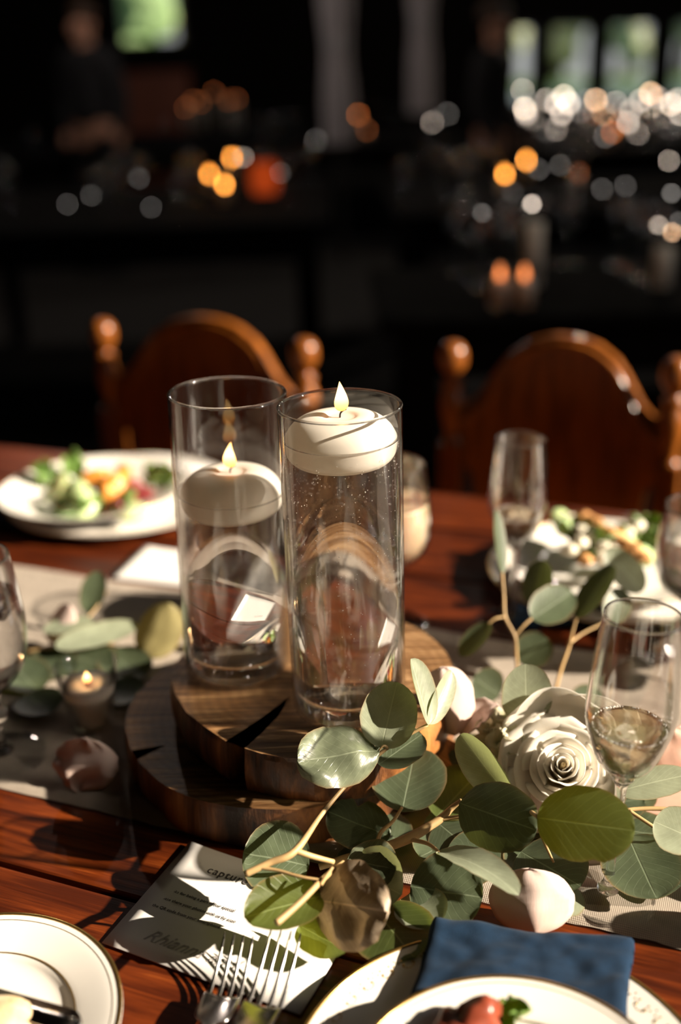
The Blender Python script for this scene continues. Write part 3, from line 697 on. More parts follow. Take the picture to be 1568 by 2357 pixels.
so.location = (1.6, 1.9, 3.3); so.rotation_euler = (Vector(so.location) - Vector((0.75, 2.65, 0.8))).to_track_quat('Z', 'Y').to_euler()
sp.energy = 40; sp.spot_size = radians(26); sp.color = (1.0, 0.88, 0.70); sp.shadow_soft_size = 0.04

# ------------------------------------------------------------------ chairs
POST = [(0, .0), (.017, .0), (.017, .17), (.013, .18), (.018, .195), (.018, .21), (.012, .22), (.0185, .245), (.0185, .262), (.012, .285), (.015, .29)]
POST2 = [(.012, .0), (.0165, .008), (.0125, .016), (.0135, .03), (.0185, .055), (.0185, .075), (.013, .092), (.017, .100), (.010, .108), (.0125, .114), (.0200, .126), (.0212, .137), (.0195, .150), (.012, .160), (0, .163)]
def chair(x, y, rz, label, half=0.175, dz=0.0):
    t = thing('dining_chair', label, 'chair', (x, y, 0), 'carved wooden dining chairs across the table', (0, 0, rz))
    Z0 = 0.45
    for s in (-1, 1):
        V, F = lathe_vf(resample(POST, 2), 20)
        V2, F2 = lathe_vf(resample(POST2, 3), 20, off=len(V)); V2 = [(p[0], p[1], p[2] + .385) for p in V2]
        bm = bmesh.new(); add_box(bm, (0, 0, 0.340), (0.034, 0.034, 0.105)); 
        o = mk('back_post', [*V, *V2], [*F, *F2], M['chair'], t, loc=(s * half, 0, Z0 - 0.118 + dz)); 
        blk = from_bm('post_block', bm, M['chair'], o); mod_bevel(blk, .003)
        o.scale = (1, 1, 1)
        box('leg', (s * half, 0.0, 0.17), (0.034, 0.034, 0.34), M['chair'], t, 0.005)
        V, F = lathe_vf(resample([(0.0, 0), (.012, 0), (.015, .10), (.020, .22), (.014, .30), (.021, .36), (.021, .435)], 3), 16)
        mk('front_leg', V, F, M['chair'], t, loc=(s * (half + .02), -0.40, 0)).name = 'leg'
    bm = bmesh.new(); add_box(bm, (0, -0.21, Z0), (2 * half + .09, 0.45, 0.035)); o = from_bm('seat', bm, M['chair'], t); mod_bevel(o, .012, 3)
    for z in (0.14, 0.26): box('stretcher', (0, -0.40, z), (2 * half, 0.022, 0.022), M['chair'], t, .004)
    tube('side_stretcher', [(half, 0, .18), (half, -.4, .16)], .010, M['chair'], t, 8, 2).name = 'stretcher'
    tube('side_stretcher', [(-half, 0, .18), (-half, -.4, .16)], .010, M['chair'], t, 8, 2).name = 'stretcher'
    k = half / 0.175
    R_ = [(.170, .700), (.150, .690), (.135, .660), (.128, .600), (.125, .52), (.118, .475)]
    L_ = [(-x_, z_) for x_, z_ in reversed(R_)]
    top = [(-.170, .775), (-.150, .785), (-.128, .805), (-.110, .832), (-.090, .862), (-.055, .884), (-.02, .893), (.02, .893), (.055, .884), (.090, .862), (.110, .832), (.128, .805), (.150, .785), (.170, .775)]
    ol = [(x_ * k, z_ + dz) for x_, z_ in [*L_, *top, *R_]]
    def arc(x_, z_=0): return 0.028 * (1 - (x_ / (.175 * k)) ** 2)
    nP = len(ol); V = [(x_, arc(x_) - .009, z_) for x_, z_ in ol] + [(x_, arc(x_) + .009, z_) for x_, z_ in ol]
    # fill with rows so that the panel really curves
    bm = bmesh.new(); cols = 24
    def zr(x_):
        zt_ = 0; zb_ = 9
        for i in range(nP):
            (xa, za), (xb, zb) = ol[i], ol[(i + 1) % nP]
            if (xa - x_) * (xb - x_) <= 0 and abs(xa - xb) > 1e-9:
                z_ = za + (zb - za) * (x_ - xa) / (xb - xa); zt_ = max(zt_, z_); zb_ = min(zb_, z_)
        return zb_, zt_
    grid = []
    for i in range(cols + 1):
        x_ = (-.1698 + .3396 * i / cols) * k; zb_, zt_ = zr(x_)
        grid.append([[bm.verts.new((x_, arc(x_) + d, zb_ + (zt_ - zb_) * j / 8)) for j in range(9)] for d in (-.009, .009)])
    for i in range(cols):
        for j in range(8):
            bm.faces.new((grid[i][0][j], grid[i + 1][0][j], grid[i + 1][0][j + 1], grid[i][0][j + 1]))
            bm.faces.new((grid[i][1][j + 1], grid[i + 1][1][j + 1], grid[i + 1][1][j], grid[i][1][j]))
        for j in (0, 8): bm.faces.new((grid[i][0][j], grid[i + 1][0][j], grid[i + 1][1][j], grid[i][1][j]))
    for i in (0, cols):
        for j in range(8): bm.faces.new((grid[i][0][j], grid[i][1][j], grid[i][1][j + 1], grid[i][0][j + 1]))
    o = from_bm('back_panel', bm, M['chair'], t); mod_bevel(o, .004)
    tube('crest_moulding', [(x_ * k * .93, arc(x_) - .010, z_ + dz - .014) for x_, z_ in top], .006, M['chair'], t, 8, 3)
    return t
YAW = radians(-22.5)
fl, fr_ = P(237, 740, .875), P(697, 785, .875); c = (fl + fr_) / 2
chair(c.x, c.y, radians(-29), 'carved wooden chair with ball finials behind the left vase', (fl - fr_).length / 2)
fl, fr_ = P(1043, 792, .875), P(1560, 828, .875); c = (fl + fr_) / 2
chair(c.x, c.y, radians(-25), 'carved wooden chair with ball finials behind the far champagne flute', (fl - fr_).length / 2)

# ================================================================== THE TABLE
TROT = radians(-22)
cu, su = cos(TROT), sin(TROT)
def T(u, v, z=0.75): return Vector((u * cu - v * su, u * su + v * cu, z))
def toT(p): return (p.x * cu + p.y * su, -p.x * su + p.y * cu)
tb = thing('dining_table', 'long reddish varnished plank table that everything in front stands on', 'table', (0, 0, 0), None, (0, 0, TROT))
edges = [0.215, 0.345, 0.479, 0.613, 0.747, 0.881, 1.015, 1.145, 1.262]
for i, (a_, b_) in enumerate(zip(edges, edges[1:])):
    box('plank', (0.1, (a_ + b_) / 2, 0.734 - 0.0004 * (i % 2)), (2.7, b_ - a_ - 0.0035, 0.032), M['table'], tb, 0.0022)
box('sub_frame', (0.1, 0.74, 0.69), (2.45, 0.86, 0.05), M['dark'], tb)
for x_ in (-1.1, 1.3):
    for y_ in (0.33, 1.15): box('leg', (x_, y_, 0.335), (0.08, 0.08, 0.67), M['table'], tb, 0.008)

# gauze runner
def runner():
    u0, u1, v0, v1 = -1.2, 1.35, 0.550, 0.90; nu, nv = 520, 54; V = []; F = []; uv = []
    for i in range(nu + 1):
        u = u0 + (u1 - u0) * i / nu
        e0 = 0.004 * noise.noise((u * 9, 0, 1)) + 0.0015 * noise.noise((u * 60, 3, 1)); e1 = 0.008 * noise.noise((u * 7, 5, 1))
        for j in range(nv + 1):
            t = j / nv; v = v0 + e0 * (1 - t) + (v1 - v0 + e1) * t
            ph = 26 * t * 2 * pi / 3.2 + 2.4 * noise.noise((u * 3.0, t * 3, 2)) * 2
            h = 0.0016 + 0.0030 * max(0, sin(ph)) ** 2 * (0.6 + 0.6 * noise.noise((u * 4, t * 5, 7))) + 0.002 * max(0, noise.noise((u * 14, t * 8, 4)))
            h += 0.0035 * math.exp(-((t - 0.05) / 0.03) ** 2) * (0.6 + 0.5 * noise.noise((u * 5, 0, 9)))
            if j in (0, nv): h = 0.0010
            p = T(u, v, 0.7504 + max(h, 0.0008)); V.append(p); uv.append((u, v))
    for i in range(nu):
        for j in range(nv):
            k = i * (nv + 1) + j; F.append((k, k + nv + 1, k + nv + 2, k + 1))
    o = mk('table_runner', V, F, M['gauze'], uv=uv)
    tag(o, 'crinkled beige gauze runner lying along the middle of the table', 'table runner')
runner()

# ------------------------------------------------------------------ sawn wood slices
def slab(name, label, group, outline, ztop, th):
    n = len(outline); cx = sum(p[0] for p in outline) / n; cy_ = sum(p[1] for p in outline) / n
    t = thing(name, label, 'wood slice', (cx, cy_, ztop - th), group)
    lo = [(x - cx, y - cy_) for x, y in outline]
    bm = bmesh.new(); vs_ = [bm.verts.new((x, y, th)) for x, y in lo]; f = bm.faces.new(vs_)
    if f.normal.z < 0: f.normal_flip()
    bmesh.ops.triangulate(bm, faces=[f]); from_bm('sawn_face', bm, M['slab'], t)
    rows = 9; V = []; F = []
    for j in range(rows + 1):
        s = j / rows; z = th * (1 - s)
        for i, (x, y) in enumerate(lo):
            r = sqrt(x * x + y * y) + 1e-9; k = 0.0022 * noise.noise((x * 60, y * 60, z * 25)) + 0.0035 * sin(pi * s) * (0.4 + noise.noise((x * 30, y * 30, 3)))
            if j == 0: k = 0
            V.append((x * (1 + k / r), y * (1 + k / r), z))
    for j in range(rows):
        for i in range(n): F.append((j * n + i, (j + 1) * n + i, (j + 1) * n + (i + 1) % n, j * n + (i + 1) % n))
    F.append(tuple(reversed([rows * n + i for i in range(n)])))
    mk('bark_side', V, F, M['bark'], t, smooth=False)
    return t
def densify(pts, step=0.004):
    out = []
    for i, p in enumerate(pts):
        q = pts[(i + 1) % len(pts)]; d = sqrt((q[0] - p[0]) ** 2 + (q[1] - p[1]) ** 2); k = max(1, int(d / step))
        for j in range(k): out.append((p[0] + (q[0] - p[0]) * j / k, p[1] + (q[1] - p[1]) * j / k))
    return out
ZL, ZU = 0.785, 0.820
cx_, cy0 = -0.045, 0.750
ol = []
for i in range(120):
    an = 2 * pi * i / 120; r = 0.131 * (1 + 0.035 * noise.noise((cos(an) * 1.6, sin(an) * 1.6, 2)) + 0.01 * noise.noise((cos(an) * 7, sin(an) * 7, 2)))
    if abs(an - radians(207)) < 0.030: r *= 0.80
    ol.append((cx_ + r * cos(an), cy0 + r * sin(an)))
slab('wood_slice', 'larger dark wood slice lying at the bottom, under the cracked slice', 'sawn wood slices under the vases', ol, ZL, 0.033)
front = [P(x, y, ZU) for x, y in ((394, 1560), (404, 1598), (428, 1638), (470, 1672), (520, 1706), (560, 1680), (612, 1645), (668, 1602), (640, 1650), (600, 1690), (563, 1722), (600, 1734), (650, 1743), (720, 1748), (790, 1746), (860, 1734), (930, 1705))]
ol = [(p.x, p.y) for p in front]
c0 = Vector((-0.029, 0.742))
a0_ = atan2(ol[-1][1] - c0.y, ol[-1][0] - c0.x); a1_ = atan2(ol[0][1] - c0.y, ol[0][0] - c0.x) 
if a1_ < a0_: a1_ += 2 * pi
for i in range(1, 40):
    an = a0_ + (a1_ - a0_) * i / 40; s = i / 40
    r0 = sqrt((ol[16][0] - c0.x) ** 2 + (ol[16][1] - c0.y) ** 2); r1 = sqrt((ol[0][0] - c0.x) ** 2 + (ol[0][1] - c0.y) ** 2)
    r = (r0 + (r1 - r0) * s) * (1 - sin(pi * s)) + 0.113 * sin(pi * s)
    r = 0.113 if 0.15 < s < 0.85 else r
    ol.append((c0.x + r * cos(an), c0.y + r * sin(an)))
slab('wood_slice', 'smaller round wood slice with a wedge-shaped crack, carrying both tall vases', 'sawn wood slices under the vases', densify(ol), ZU, 0.0345)

# ------------------------------------------------------------------ candles and vases
def flame_mesh(h, w, mat, parent, loc, lean=0.15):
    prof = resample([(0, 0), (w * 0.36, h * 0.08), (w * 0.5, h * 0.26), (w * 0.44, h * 0.45), (w * 0.22, h * 0.75), (w * .05, h * 0.96), (0, h)], 4)
    V, F = lathe_vf(prof, 20); V = [(x + lean * h * 0.25 * sin(z / h * pi * 0.9) - lean * z * 0.25, y, z) for x, y, z in V]
    return mk('flame', V, F, mat, parent, loc=loc)
def flame_light(parent, loc, e_):
    l = bpy.data.lights.new('flame_light', 'POINT'); o = bpy.data.objects.new('flame_light', l); COL.objects.link(o); o.parent = parent; o.location = loc
    l.energy = e_; l.color = (1.0, 0.55, 0.22); l.shadow_soft_size = 0.003
def floating_candle(x, y, zw, r, label, fh=0.020, lean=0.2):
    t = thing('floating_candle', label, 'candle', (x, y, zw - 0.0178), 'floating candles in the vases')
    k = r / 0.0365
    pr = [(0, 0), (0.026 * k, 0.0), (0.0325 * k, 0.0018), (0.0355 * k, 0.0055), (0.0364 * k, 0.0100), (0.0365 * k, 0.0140), (0.0352 * k, 0.0168), (0.0325 * k, 0.0205), (0.027 * k, 0.0245), (0.019 * k, 0.0268), (0.0125 * k, 0.0270), (0.009 * k, 0.0258), (0.004 * k, 0.0255), (0, 0.0256)]
    V, F = lathe_vf(resample([(a_, b_ * 1.2) for a_, b_ in pr], 3), 56); mk('wax', V, F, M['wax'], t)
    tube('wick', [(0, 0, .0300), (.0004, 0, .0335), (.0022, 0, .0355), (.0045, .0005, .0362)], [.0006, .0006, .0006, .0005], M['wick'], t, 8, 4)
    flame_mesh(fh, 0.0096, M['flame'], t, (0.001, 0, 0.0350), lean); flame_light(t, (0.001, 0, 0.0350 + fh * .4), .018)
    return t
def vase(x, y, z, r, h, zw, label, candle_label, cr, fh, lean, tilt=(0, 0), bubbles=0):
    t = thing('glass_vase', label, 'vase', (x, y, z), 'tall cylinder vases on the wood slices', (tilt[0], tilt[1], 0)); w = 0.0019
    prof = [(r - 0.004, 0.0), (r - 0.001, 0.0012), (r, 0.005), (r, h - 0.002), (r - 0.0003, h - 0.0006), (r - w / 2, h), (r - w + 0.0003, h - 0.0006), (r - w, h - 0.002), (r - w, 0.0195), (r - w - 0.0002, 0.005), (r - 0.004, 0.0004)]
    lathe('glass_wall', prof, M['glass'], t, 96, closed=True)
    V, F = lathe_vf([(0, 0.0006), (r - 0.0075, 0.0006), (r - w - 0.001, 0.0045), (r - w - 0.0006, 0.015), (r - w - 0.0030, 0.0178), (r * 0.5, 0.0165), (0, 0.0160)], 72); mk('thick_base', V, F, M['solid'], t)
    ww = zw - z; ri = r - w - 0.0003
    ring('rim', r - w / 2, h + .0001, (.0013, .0009), M['solid'], t)
    V, F = lathe_vf([(0, 0.0165), (r * 0.5, 0.0170), (ri - 0.0028, 0.0183), (ri, 0.0200), (ri, ww), (ri - 0.0012, ww - 0.0009), (ri - 0.003, ww - 0.0012), (0, ww - 0.0012)], 96)
    mk('water', V, F, m_water('vase_water', ww - 0.034, ww - 0.019, 0.13, 0.80), t)
    ring('waterline', ri - .0007, ww - .0004, (.0008, .0005), M['solid'], t)
    if bubbles:
        bm = bmesh.new(); rb = random.Random(5)
        for i in range(bubbles):
            an = rb.uniform(0, 2 * pi); rad = ri - 0.0006 - (abs(rb.gauss(0, 0.004)) if rb.random() < .4 else 0); zz = 0.03 + (ww - 0.036) * (rb.random() ** 0.6)
            bmesh.ops.create_icosphere(bm, subdivisions=1, radius=rb.uniform(0.00018, 0.00042), matrix=Matrix.Translation((rad * cos(an), rad * sin(an), zz)))
        o = from_bm('bubbles', bm, BUB, t, True); o['kind'] = 'stuff'
    q = Matrix.Rotation(tilt[1], 3, 'Y') @ Vector((0, 0, ww))
    c = floating_candle(x + q.x, y + q.y, zw, cr, candle_label, fh, lean)
    return t
a = N('tiny_air_bubble'); a.b.inputs['Base Color'].default_value = (0.95, 0.93, 0.9, 1); a.set(Roughness=0.15); BUB = a.m
vb = P(805, 1620, ZU); hR = zat(vb, 935) - ZU
zwR = zat(Vector((vb.x, vb.y - 0.039, 0.82)), 1047)
vase(vb.x, vb.y, ZU + .0003, 0.0418, hR, zwR, 'tall clear cylinder vase in front, nearly full of bubbly water', 'white floating candle burning high in the front vase', 0.0380, 0.0205, 0.15, bubbles=650)
vl = P(550, 1529, ZU); hL = zat(vl, 905) - ZU
zwL = zat(Vector((vl.x, vl.y - 0.040, 0.82)), 1172)
vase(vl.x, vl.y, ZU + .0003, 0.0428, hL, zwL, 'tall clear cylinder vase at the back left, only two thirds full', 'white floating candle burning lower in the left vase', 0.0385, 0.0195, -0.35, tilt=(0, radians(1.7)))

# votive candle at the left
q = P(215, 1668, 0.7525); zr_ = zat(q, 1526); zx = zat(q, 1572); Hh = zr_ - 0.7525
t = thing('votive_candle', 'small votive candle in a clear tapered glass at the left', 'candle', q)
lathe('glass_cup', [(0, 0), (0.0165, 0), (0.0180, 0.002), (0.0262, Hh - .001), (0.0255, Hh), (0.0243, Hh - .001), (0.0165, 0.006), (0, 0.006)], M['glass'], t, 56)
hx = zx - 0.7525
lathe('wax', [(0, 0.0065), (0.0160, 0.0065), (0.0162 + 0.0078 * hx / Hh, hx - .002), (0.0160 + 0.0070 * hx / Hh, hx), (0.006, hx - .002), (0, hx - .002)], M['wax'], t, 48)
tube('wick', [(0, 0, hx - .003), (0, 0, hx + .003), (.001, 0, hx + .005)], .0006, M['wick'], t, 8, 3)
flame_mesh(0.010, 0.0065, M['flame'], t, (0, 0, hx + .001), 0.1); flame_light(t, (0, 0, hx + .006), .10)

# ------------------------------------------------------------------ stemware
def flute(base, rim_y, label, lean=0.0, k=1.0, fill=0.42):
    h = zat(base, rim_y) - base.z; t = thing('champagne_flute', label, 'glass', base, 'champagne flutes', (0, lean, 0))
    zb = h * 0.42; rm = 0.0250 * k * 1.10; w = 0.0011
    out = resample([(0.0035, zb), (0.010, zb + .010), (0.0185, zb + h * .10), (rm, zb + h * .23), (rm * 1.005, zb + h * .33), (rm * .94, h * .88), (rm * .86, h)], 6)
    inn = resample([(rm * .86 - w, h), (rm * .94 - w, h * .88), (rm - w, zb + h * .33), (rm - w, zb + h * .23), (0.0185 - w, zb + h * .105), (0.009, zb + .013), (0, zb + .008)], 6)
    V, F = lathe_vf([*out, (rm * .86 - w / 2, h + .0006), *inn], 64); mk('bowl', V, F, M['glass_fl'], t)
    ft = 0.030 * k
    V, F = lathe_vf(resample([(0, 0), (ft, 0), (ft + .0008, .0008), (ft, .0016), (ft * .6, .0026), (0, .0045)], 3), 64); mk('foot', V, F, M['glass_fl'], t)
    V, F = lathe_vf(resample([(0, .002), (.0062, .0030), (.0068, .0058), (.0040, .0100), (.0030, .020), (.0027, zb * .6), (.0032, zb * .85), (.0042, zb), (.0075, zb + .0065), (0, zb + .0075)], 5), 40); mk('stem', V, F, M['solid'], t)
    ring('foot_rim', ft, .0012, (.0011, .0008), M['solid'], t); ring('lip', rm * .86 - w / 2, h, (.0008, .0007), M['solid'], t)
    zl = zb + (h - zb) * fill
    prof = [(0, zb + .0085)]
    for r_, z_ in reversed(inn):
        if zb + .0085 < z_ < zl: prof.append((max(r_ - .0002, 0), z_)); last = r_
    prof += [(last - .0001, zl), (last - .002, zl - .0010), (0, zl - .0010)]
    V, F = lathe_vf(prof, 56); mk('sparkling_wine', V, F, M['wine'], t)
    bm = bmesh.new(); rb = random.Random(3)
    for i in range(150):
        an = rb.uniform(0, 2 * pi); bmesh.ops.create_icosphere(bm, subdivisions=1, radius=rb.uniform(.0003, .0007), matrix=Matrix.Translation(((last - .0012 + rb.uniform(-.0007, .0002)) * cos(an), (last - .0012) * sin(an), zl + rb.uniform(-.0006, .0004))))
    o = from_bm('bubble_ring', bm, BUB, t, True); o['kind'] = 'stuff'
    return t
nf = P(1398, 2056, 0.7520)
flute(nf, 1418, 'champagne flute a third full at the lower right, standing partly on the runner', radians(2.6), 0.98, 0.36)
ff = P(1178, 1432, 0.751)
flute(ff, 1010, 'champagne flute blurred further back, between eucalyptus and the far salad plate', radians(1.0), 0.98, 0.32)
def goblet(base, rim_y, label, fill, liquid, R=0.036, ice=0, group='water goblets on the table'):
    h = zat(base, rim_y) - base.z; t = thing('goblet', label, 'glass', base, group); w = 0.0014
    zb = h * 0.36
    out = resample([(0.005, zb), (0.018, zb + h * .03), (R * .88, zb + h * .14), (R, zb + h * .30), (R * .96, h * .82), (R * .86, h)], 6)
    inn = resample([(R * .86 - w, h), (R * .96 - w, h * .82), (R - w, zb + h * .30), (R * .88 - w, zb + h * .15), (0.017, zb + h * .05), (0, zb + h * .035)], 6)
    V, F = lathe_vf([*out, (R * .86 - w / 2, h + .0007), *inn], 64); mk('bowl', V, F, M['glass_fl'], t)
    V, F = lathe_vf(resample([(0, 0), (.033, 0), (.0338, .001), (.033, .0022), (.020, .004), (0, .007)], 3), 56); mk('foot', V, F, M['glass_fl'], t)
    V, F = lathe_vf(resample([(0, .003), (.010, .006), (.006, .012), (.0042, zb * .42), (.0085, zb * .55), (.0095, zb * .66), (.006, zb * .78), (.008, zb * .95), (.014, zb + h * .025), (0, zb + h * .03)], 5), 40); mk('stem', V, F, M['solid'], t)
    ring('lip', R * .86 - w / 2, h, (.0010, .0008), M['solid'], t)
    zl = zb + (h - zb) * fill; prof = [(0, zb + h * .037)]; last = .02
    for r_, z_ in reversed(inn):
        if zb + h * .037 < z_ < zl: prof.append((max(r_ - .0002, 0), z_)); last = r_
    prof += [(last - .0001, zl), (last - .002, zl - .001), (0, zl - .001)]
    V, F = lathe_vf(prof, 56); mk('water' if liquid is M['water'] else 'drink', V, F, liquid, t)
    for i in range(ice):
        rb = random.Random(i); o = box('ice_cube', (0.013 * cos(i * 2.1), 0.013 * sin(i * 2.1), zl - .006), (.017, .016, .016), M['ice'], t, .003, i * .7); o.rotation_euler = (rb.uniform(-.5, .5), rb.uniform(-.5, .5), 0)
    return t
goblet(P(6, 1742, 0.7525), 1285, 'stemmed water goblet cut off by the left edge of the photo', 0.70, M['water'], 0.0345, ice=3)
milky = plain('pale_peach_drink', (0.78, 0.55, 0.36), 0.3, vary=0.03, Subsurface_Weight=0.3)
goblet(P(903, 1440, 0.751), 1068, 'goblet holding a pale peach drink, half hidden behind the front vase', 0.66, milky, 0.0385, group='drinks behind the vases')
goblet(P(1588, 1500, 0.751), 1165, 'stemmed water goblet cut off by the right edge, beside the far salad plate', 0.72, M['water'], 0.0380)

# ------------------------------------------------------------------ leaves, petals, sprigs
def leaf_vf(b, t_, W_, roll=0.0, bend=0.0, cup=0.0, face=0.35, wav=0.0, seed=0, pw=1.0, notch=0.0, ns=14, nw=8):
    b = Vector(b); t_ = Vector(t_); a = t_ - b; L = a.length; a.normalize()
    mid = (b + t_) / 2; tocam = (Vector((-0.25, -0.35, 1.4)) - mid).normalized()
    n0 = (Vector((0, 0, 1)) * (1 - face) + tocam * face); n0 = (n0 - a * n0.dot(a)).normalized()
    n0 = Matrix.Rotation(roll, 3, a) @ n0; s_ = a.cross(n0).normalized()
    V = []; uv = []; F = []
    for i in range(ns + 1):
        t = i / ns; tt = (1 - cos(pi * t)) / 2
        shp = max(0.0, (1 - abs(2 * tt ** pw - 1) ** 2.15)) ** 0.5
        for j in range(nw + 1):
            s = -1 + 2 * j / nw; w = W_ / 2 * shp
            if notch and s > 0.4: w *= 1 - notch * math.exp(-((tt - 0.62) / 0.07) ** 2)
            w *= 1 + 0.05 * noise.noise((tt * 5, s * 2, seed * 3.7))
            h = bend * L * 4 * tt * (1 - tt) + cup * W_ * s * s * shp + wav * W_ * noise.noise((tt * 3.2, s * 1.8, seed * 1.3)) + wav * 0.8 * W_ * abs(s) ** 3 * noise.noise((tt * 11, s, seed))
            V.append(b + a * (L * tt) + s_ * (w * s) + n0 * h); uv.append(((s + 1) / 2, tt))
    for i in range(ns):
        for j in range(nw):
            k = i * (nw + 1) + j; F.append((k, k + 1, k + nw + 2, k + nw + 1))
    return V, F, uv
LN = [0]
def leaf(parent, b, t_, W_, mat='leaf', Y=None, name='leaf', label=None, stem=None, **k):
    LN[0] += 1; k.setdefault('seed', LN[0])
    if Y: B = D(b[0], b[1], Y[0]); T_ = D(t_[0], t_[1], Y[1])
    else: B = P(*b); T_ = P(*t_)
    V, F, uv = leaf_vf(B, T_, W_, **k); off = parent.location if parent else Vector((0, 0, 0))
    o = mk(name, [v - off for v in V], F, M[mat], parent, uv=uv)
    if label: o['label'] = label
    if stem is not None:
        s0 = P(*stem) if not Y else D(stem[0], stem[1], Y[0])
        mid = (s0 + B) / 2 + Vector((0, 0, 0.003)); tube('leaf_stalk', [s0, mid, B], [.0011, .0008, .0007], M['twig'], parent, 8, 4, loc=off)
    return o
def sprig(label, loc, name='eucalyptus_branch', cat='greenery', group='eucalyptus branches'):
    return thing(name, label, cat, loc, group)
def stem(parent, pts, r, Y=None, name='stem'):
    ps = [D(p[0], p[1], p[2]) for p in pts] if Y else [P(*p) for p in pts]
    return tube(name, ps, r, M['twig'], parent, 10, 6, loc=parent.location)

# A: long bare twig crossing in front of the slices
A = sprig('long thin eucalyptus twig rising from the card across the cracked wood slice', P(680, 1958, .785))
stem(A, [(565, 2012, .806), (620, 1986, .809), (680, 1958, .812), (745, 1868, .817), (820, 1783, .824), (900, 1716, .834), (985, 1668, .847)], [.0021, .0022, .0023, .0016, .0014, .0013, .0011])
stem(A, [(680, 1958, .812), (715, 1970, .807), (768, 1984, .798)], [.0020, .0018, .0016], name='side_stem')
stem(A, [(598, 1997, .808), (640, 2004, .807), (690, 2018, .806), (742, 2026, .805)], [.0012, .0011, .0010, .0008], name='side_stem')
leaf(A, (872, 1728, .834), (683, 1752, .842), .042, 'leaf_spot', face=.75, wav=.18, bend=.05, cup=-.12, pw=1.1, stem=(895, 1722, .833), label='blotched leaf with a curled ragged edge')
leaf(A, (878, 1722, .833), (915, 1570, .872), .038, 'leaf_pale', face=.6, bend=.06, cup=.10, roll=radians(12), wav=.05, label='pale leaf standing against the front vase')
leaf(A, (872, 1760, .822), (972, 1690, .832), .032, 'leaf', face=.5, cup=.15)
leaf(A, (988, 1668, .846), (946, 1516, .888), .026, 'leaf_pale', face=.3, roll=radians(48), cup=.2, label='pale leaf folded edge-on beside the front vase')
leaf(A, (985, 1665, .846), (1040, 1545, .865), .018, 'leaf_pale', face=.2, roll=radians(60), cup=.2)

# B: main branch of the pile
B = sprig('leafy eucalyptus branch spreading in front of the wood slices, its dark leaves in the middle', P(940, 1930, .78))
stem(B, [(735, 1996, .764), (790, 1978, .768), (850, 1962, .773), (940, 1930, .780), (1010, 1888, .786), (1040, 1860, .792), (1062, 1842, .799)], [.0022, .0028, .0030, .0034, .0028, .0020, .0013])
stem(B, [(1008, 1888, .786), (1035, 1883, .788), (1062, 1880, .790)], .0014, name='side_stem')
stem(B, [(868, 1942, .776), (878, 1915, .779), (905, 1890, .783), (926, 1858, .788)], [.0017, .0014, .0012, .0010], name='side_stem')
stem(B, [(945, 1932, .780), (985, 1942, .784), (1012, 1962, .790)], [.0016, .0013, .0010], name='side_stem')
leaf(B, (926, 1868, .786), (958, 1722, .806), .053, 'leaf', face=.55, cup=.05, wav=.03)
leaf(B, (1058, 1848, .806), (1236, 1912, .812), .044, 'leaf', face=.75, bend=.04, cup=-.06, wav=.03, label='broad leaf half lit by the sun')
leaf(B, (898, 1925, .772), (754, 1868, .782), .037, 'leaf', face=.5, wav=.05, notch=.35)
leaf(B, (1010, 1960, .790), (1194, 2060, .798), .026, 'leaf_pale', face=.2, roll=radians(-18), bend=.07, cup=.15, wav=.05, label='slender grey leaf arching over the blush petal')
leaf(B, (945, 2040, .770), (1112, 2066, .772), .052, 'leaf', face=.55, cup=.04, wav=.03)
leaf(B, (1150, 1990, .764), (1030, 1955, .766), .045, 'leaf', face=.3)
leaf(B, (1005, 1880, .770), (1105, 1775, .780), .044, 'leaf_green', face=.4, cup=.08)
leaf(B, (1010, 1895, .768), (1090, 1960, .766), .040, 'leaf', face=.3)

# C: cut branch at the lower left of the pile
C = sprig('cut eucalyptus branch lying on the printed card, with a dried beige leaf', P(740, 2040, .77))
stem(C, [(636, 2125, .802), (665, 2100, .803), (700, 2068, .804), (745, 2022, .803), (790, 1985, .795)], [.0021, .0020, .0019, .0018, .0015])
stem(C, [(738, 2036, .804), (750, 2018, .807), (766, 1996, .810)], [.0014, .0012, .0009], name='side_stem')
leaf(C, (712, 1992, .786), (560, 1962, .794), .050, 'leaf', face=.45, cup=.06, wav=.04)
leaf(C, (742, 2062, .785), (563, 2112, .789), .035, 'leaf_green', face=.25, roll=radians(-14), cup=.20, wav=.04, label='olive leaf cupped over the card')
leaf(C, (722, 2070, .782), (892, 2098, .798), .053, 'leaf_dry', face=.85, cup=-.10, wav=.14, bend=.04, label='dried beige leaf with a torn brown edge')
leaf(C, (812, 2000, .776), (925, 2060, .776), .042, 'leaf_pale', face=.4, roll=radians(20), cup=.2, wav=.06)
leaf(C, (800, 1978, .784), (912, 2002, .786), .034, 'leaf_spot', face=.6, wav=.1, cup=-.05, notch=.4)
leaf(C, (862, 2092, .762), (955, 2205, .763), .052, 'leaf_green', face=.2, cup=.04, wav=.02)
leaf(C, (935, 2062, .764), (1008, 2130, .766), .034, 'leaf_pale', face=.3, cup=.1)
leaf(C, (690, 2130, .764), (800, 2190, .764), .028, 'leaf_green', face=.3, roll=radians(10), cup=.2, wav=.05)

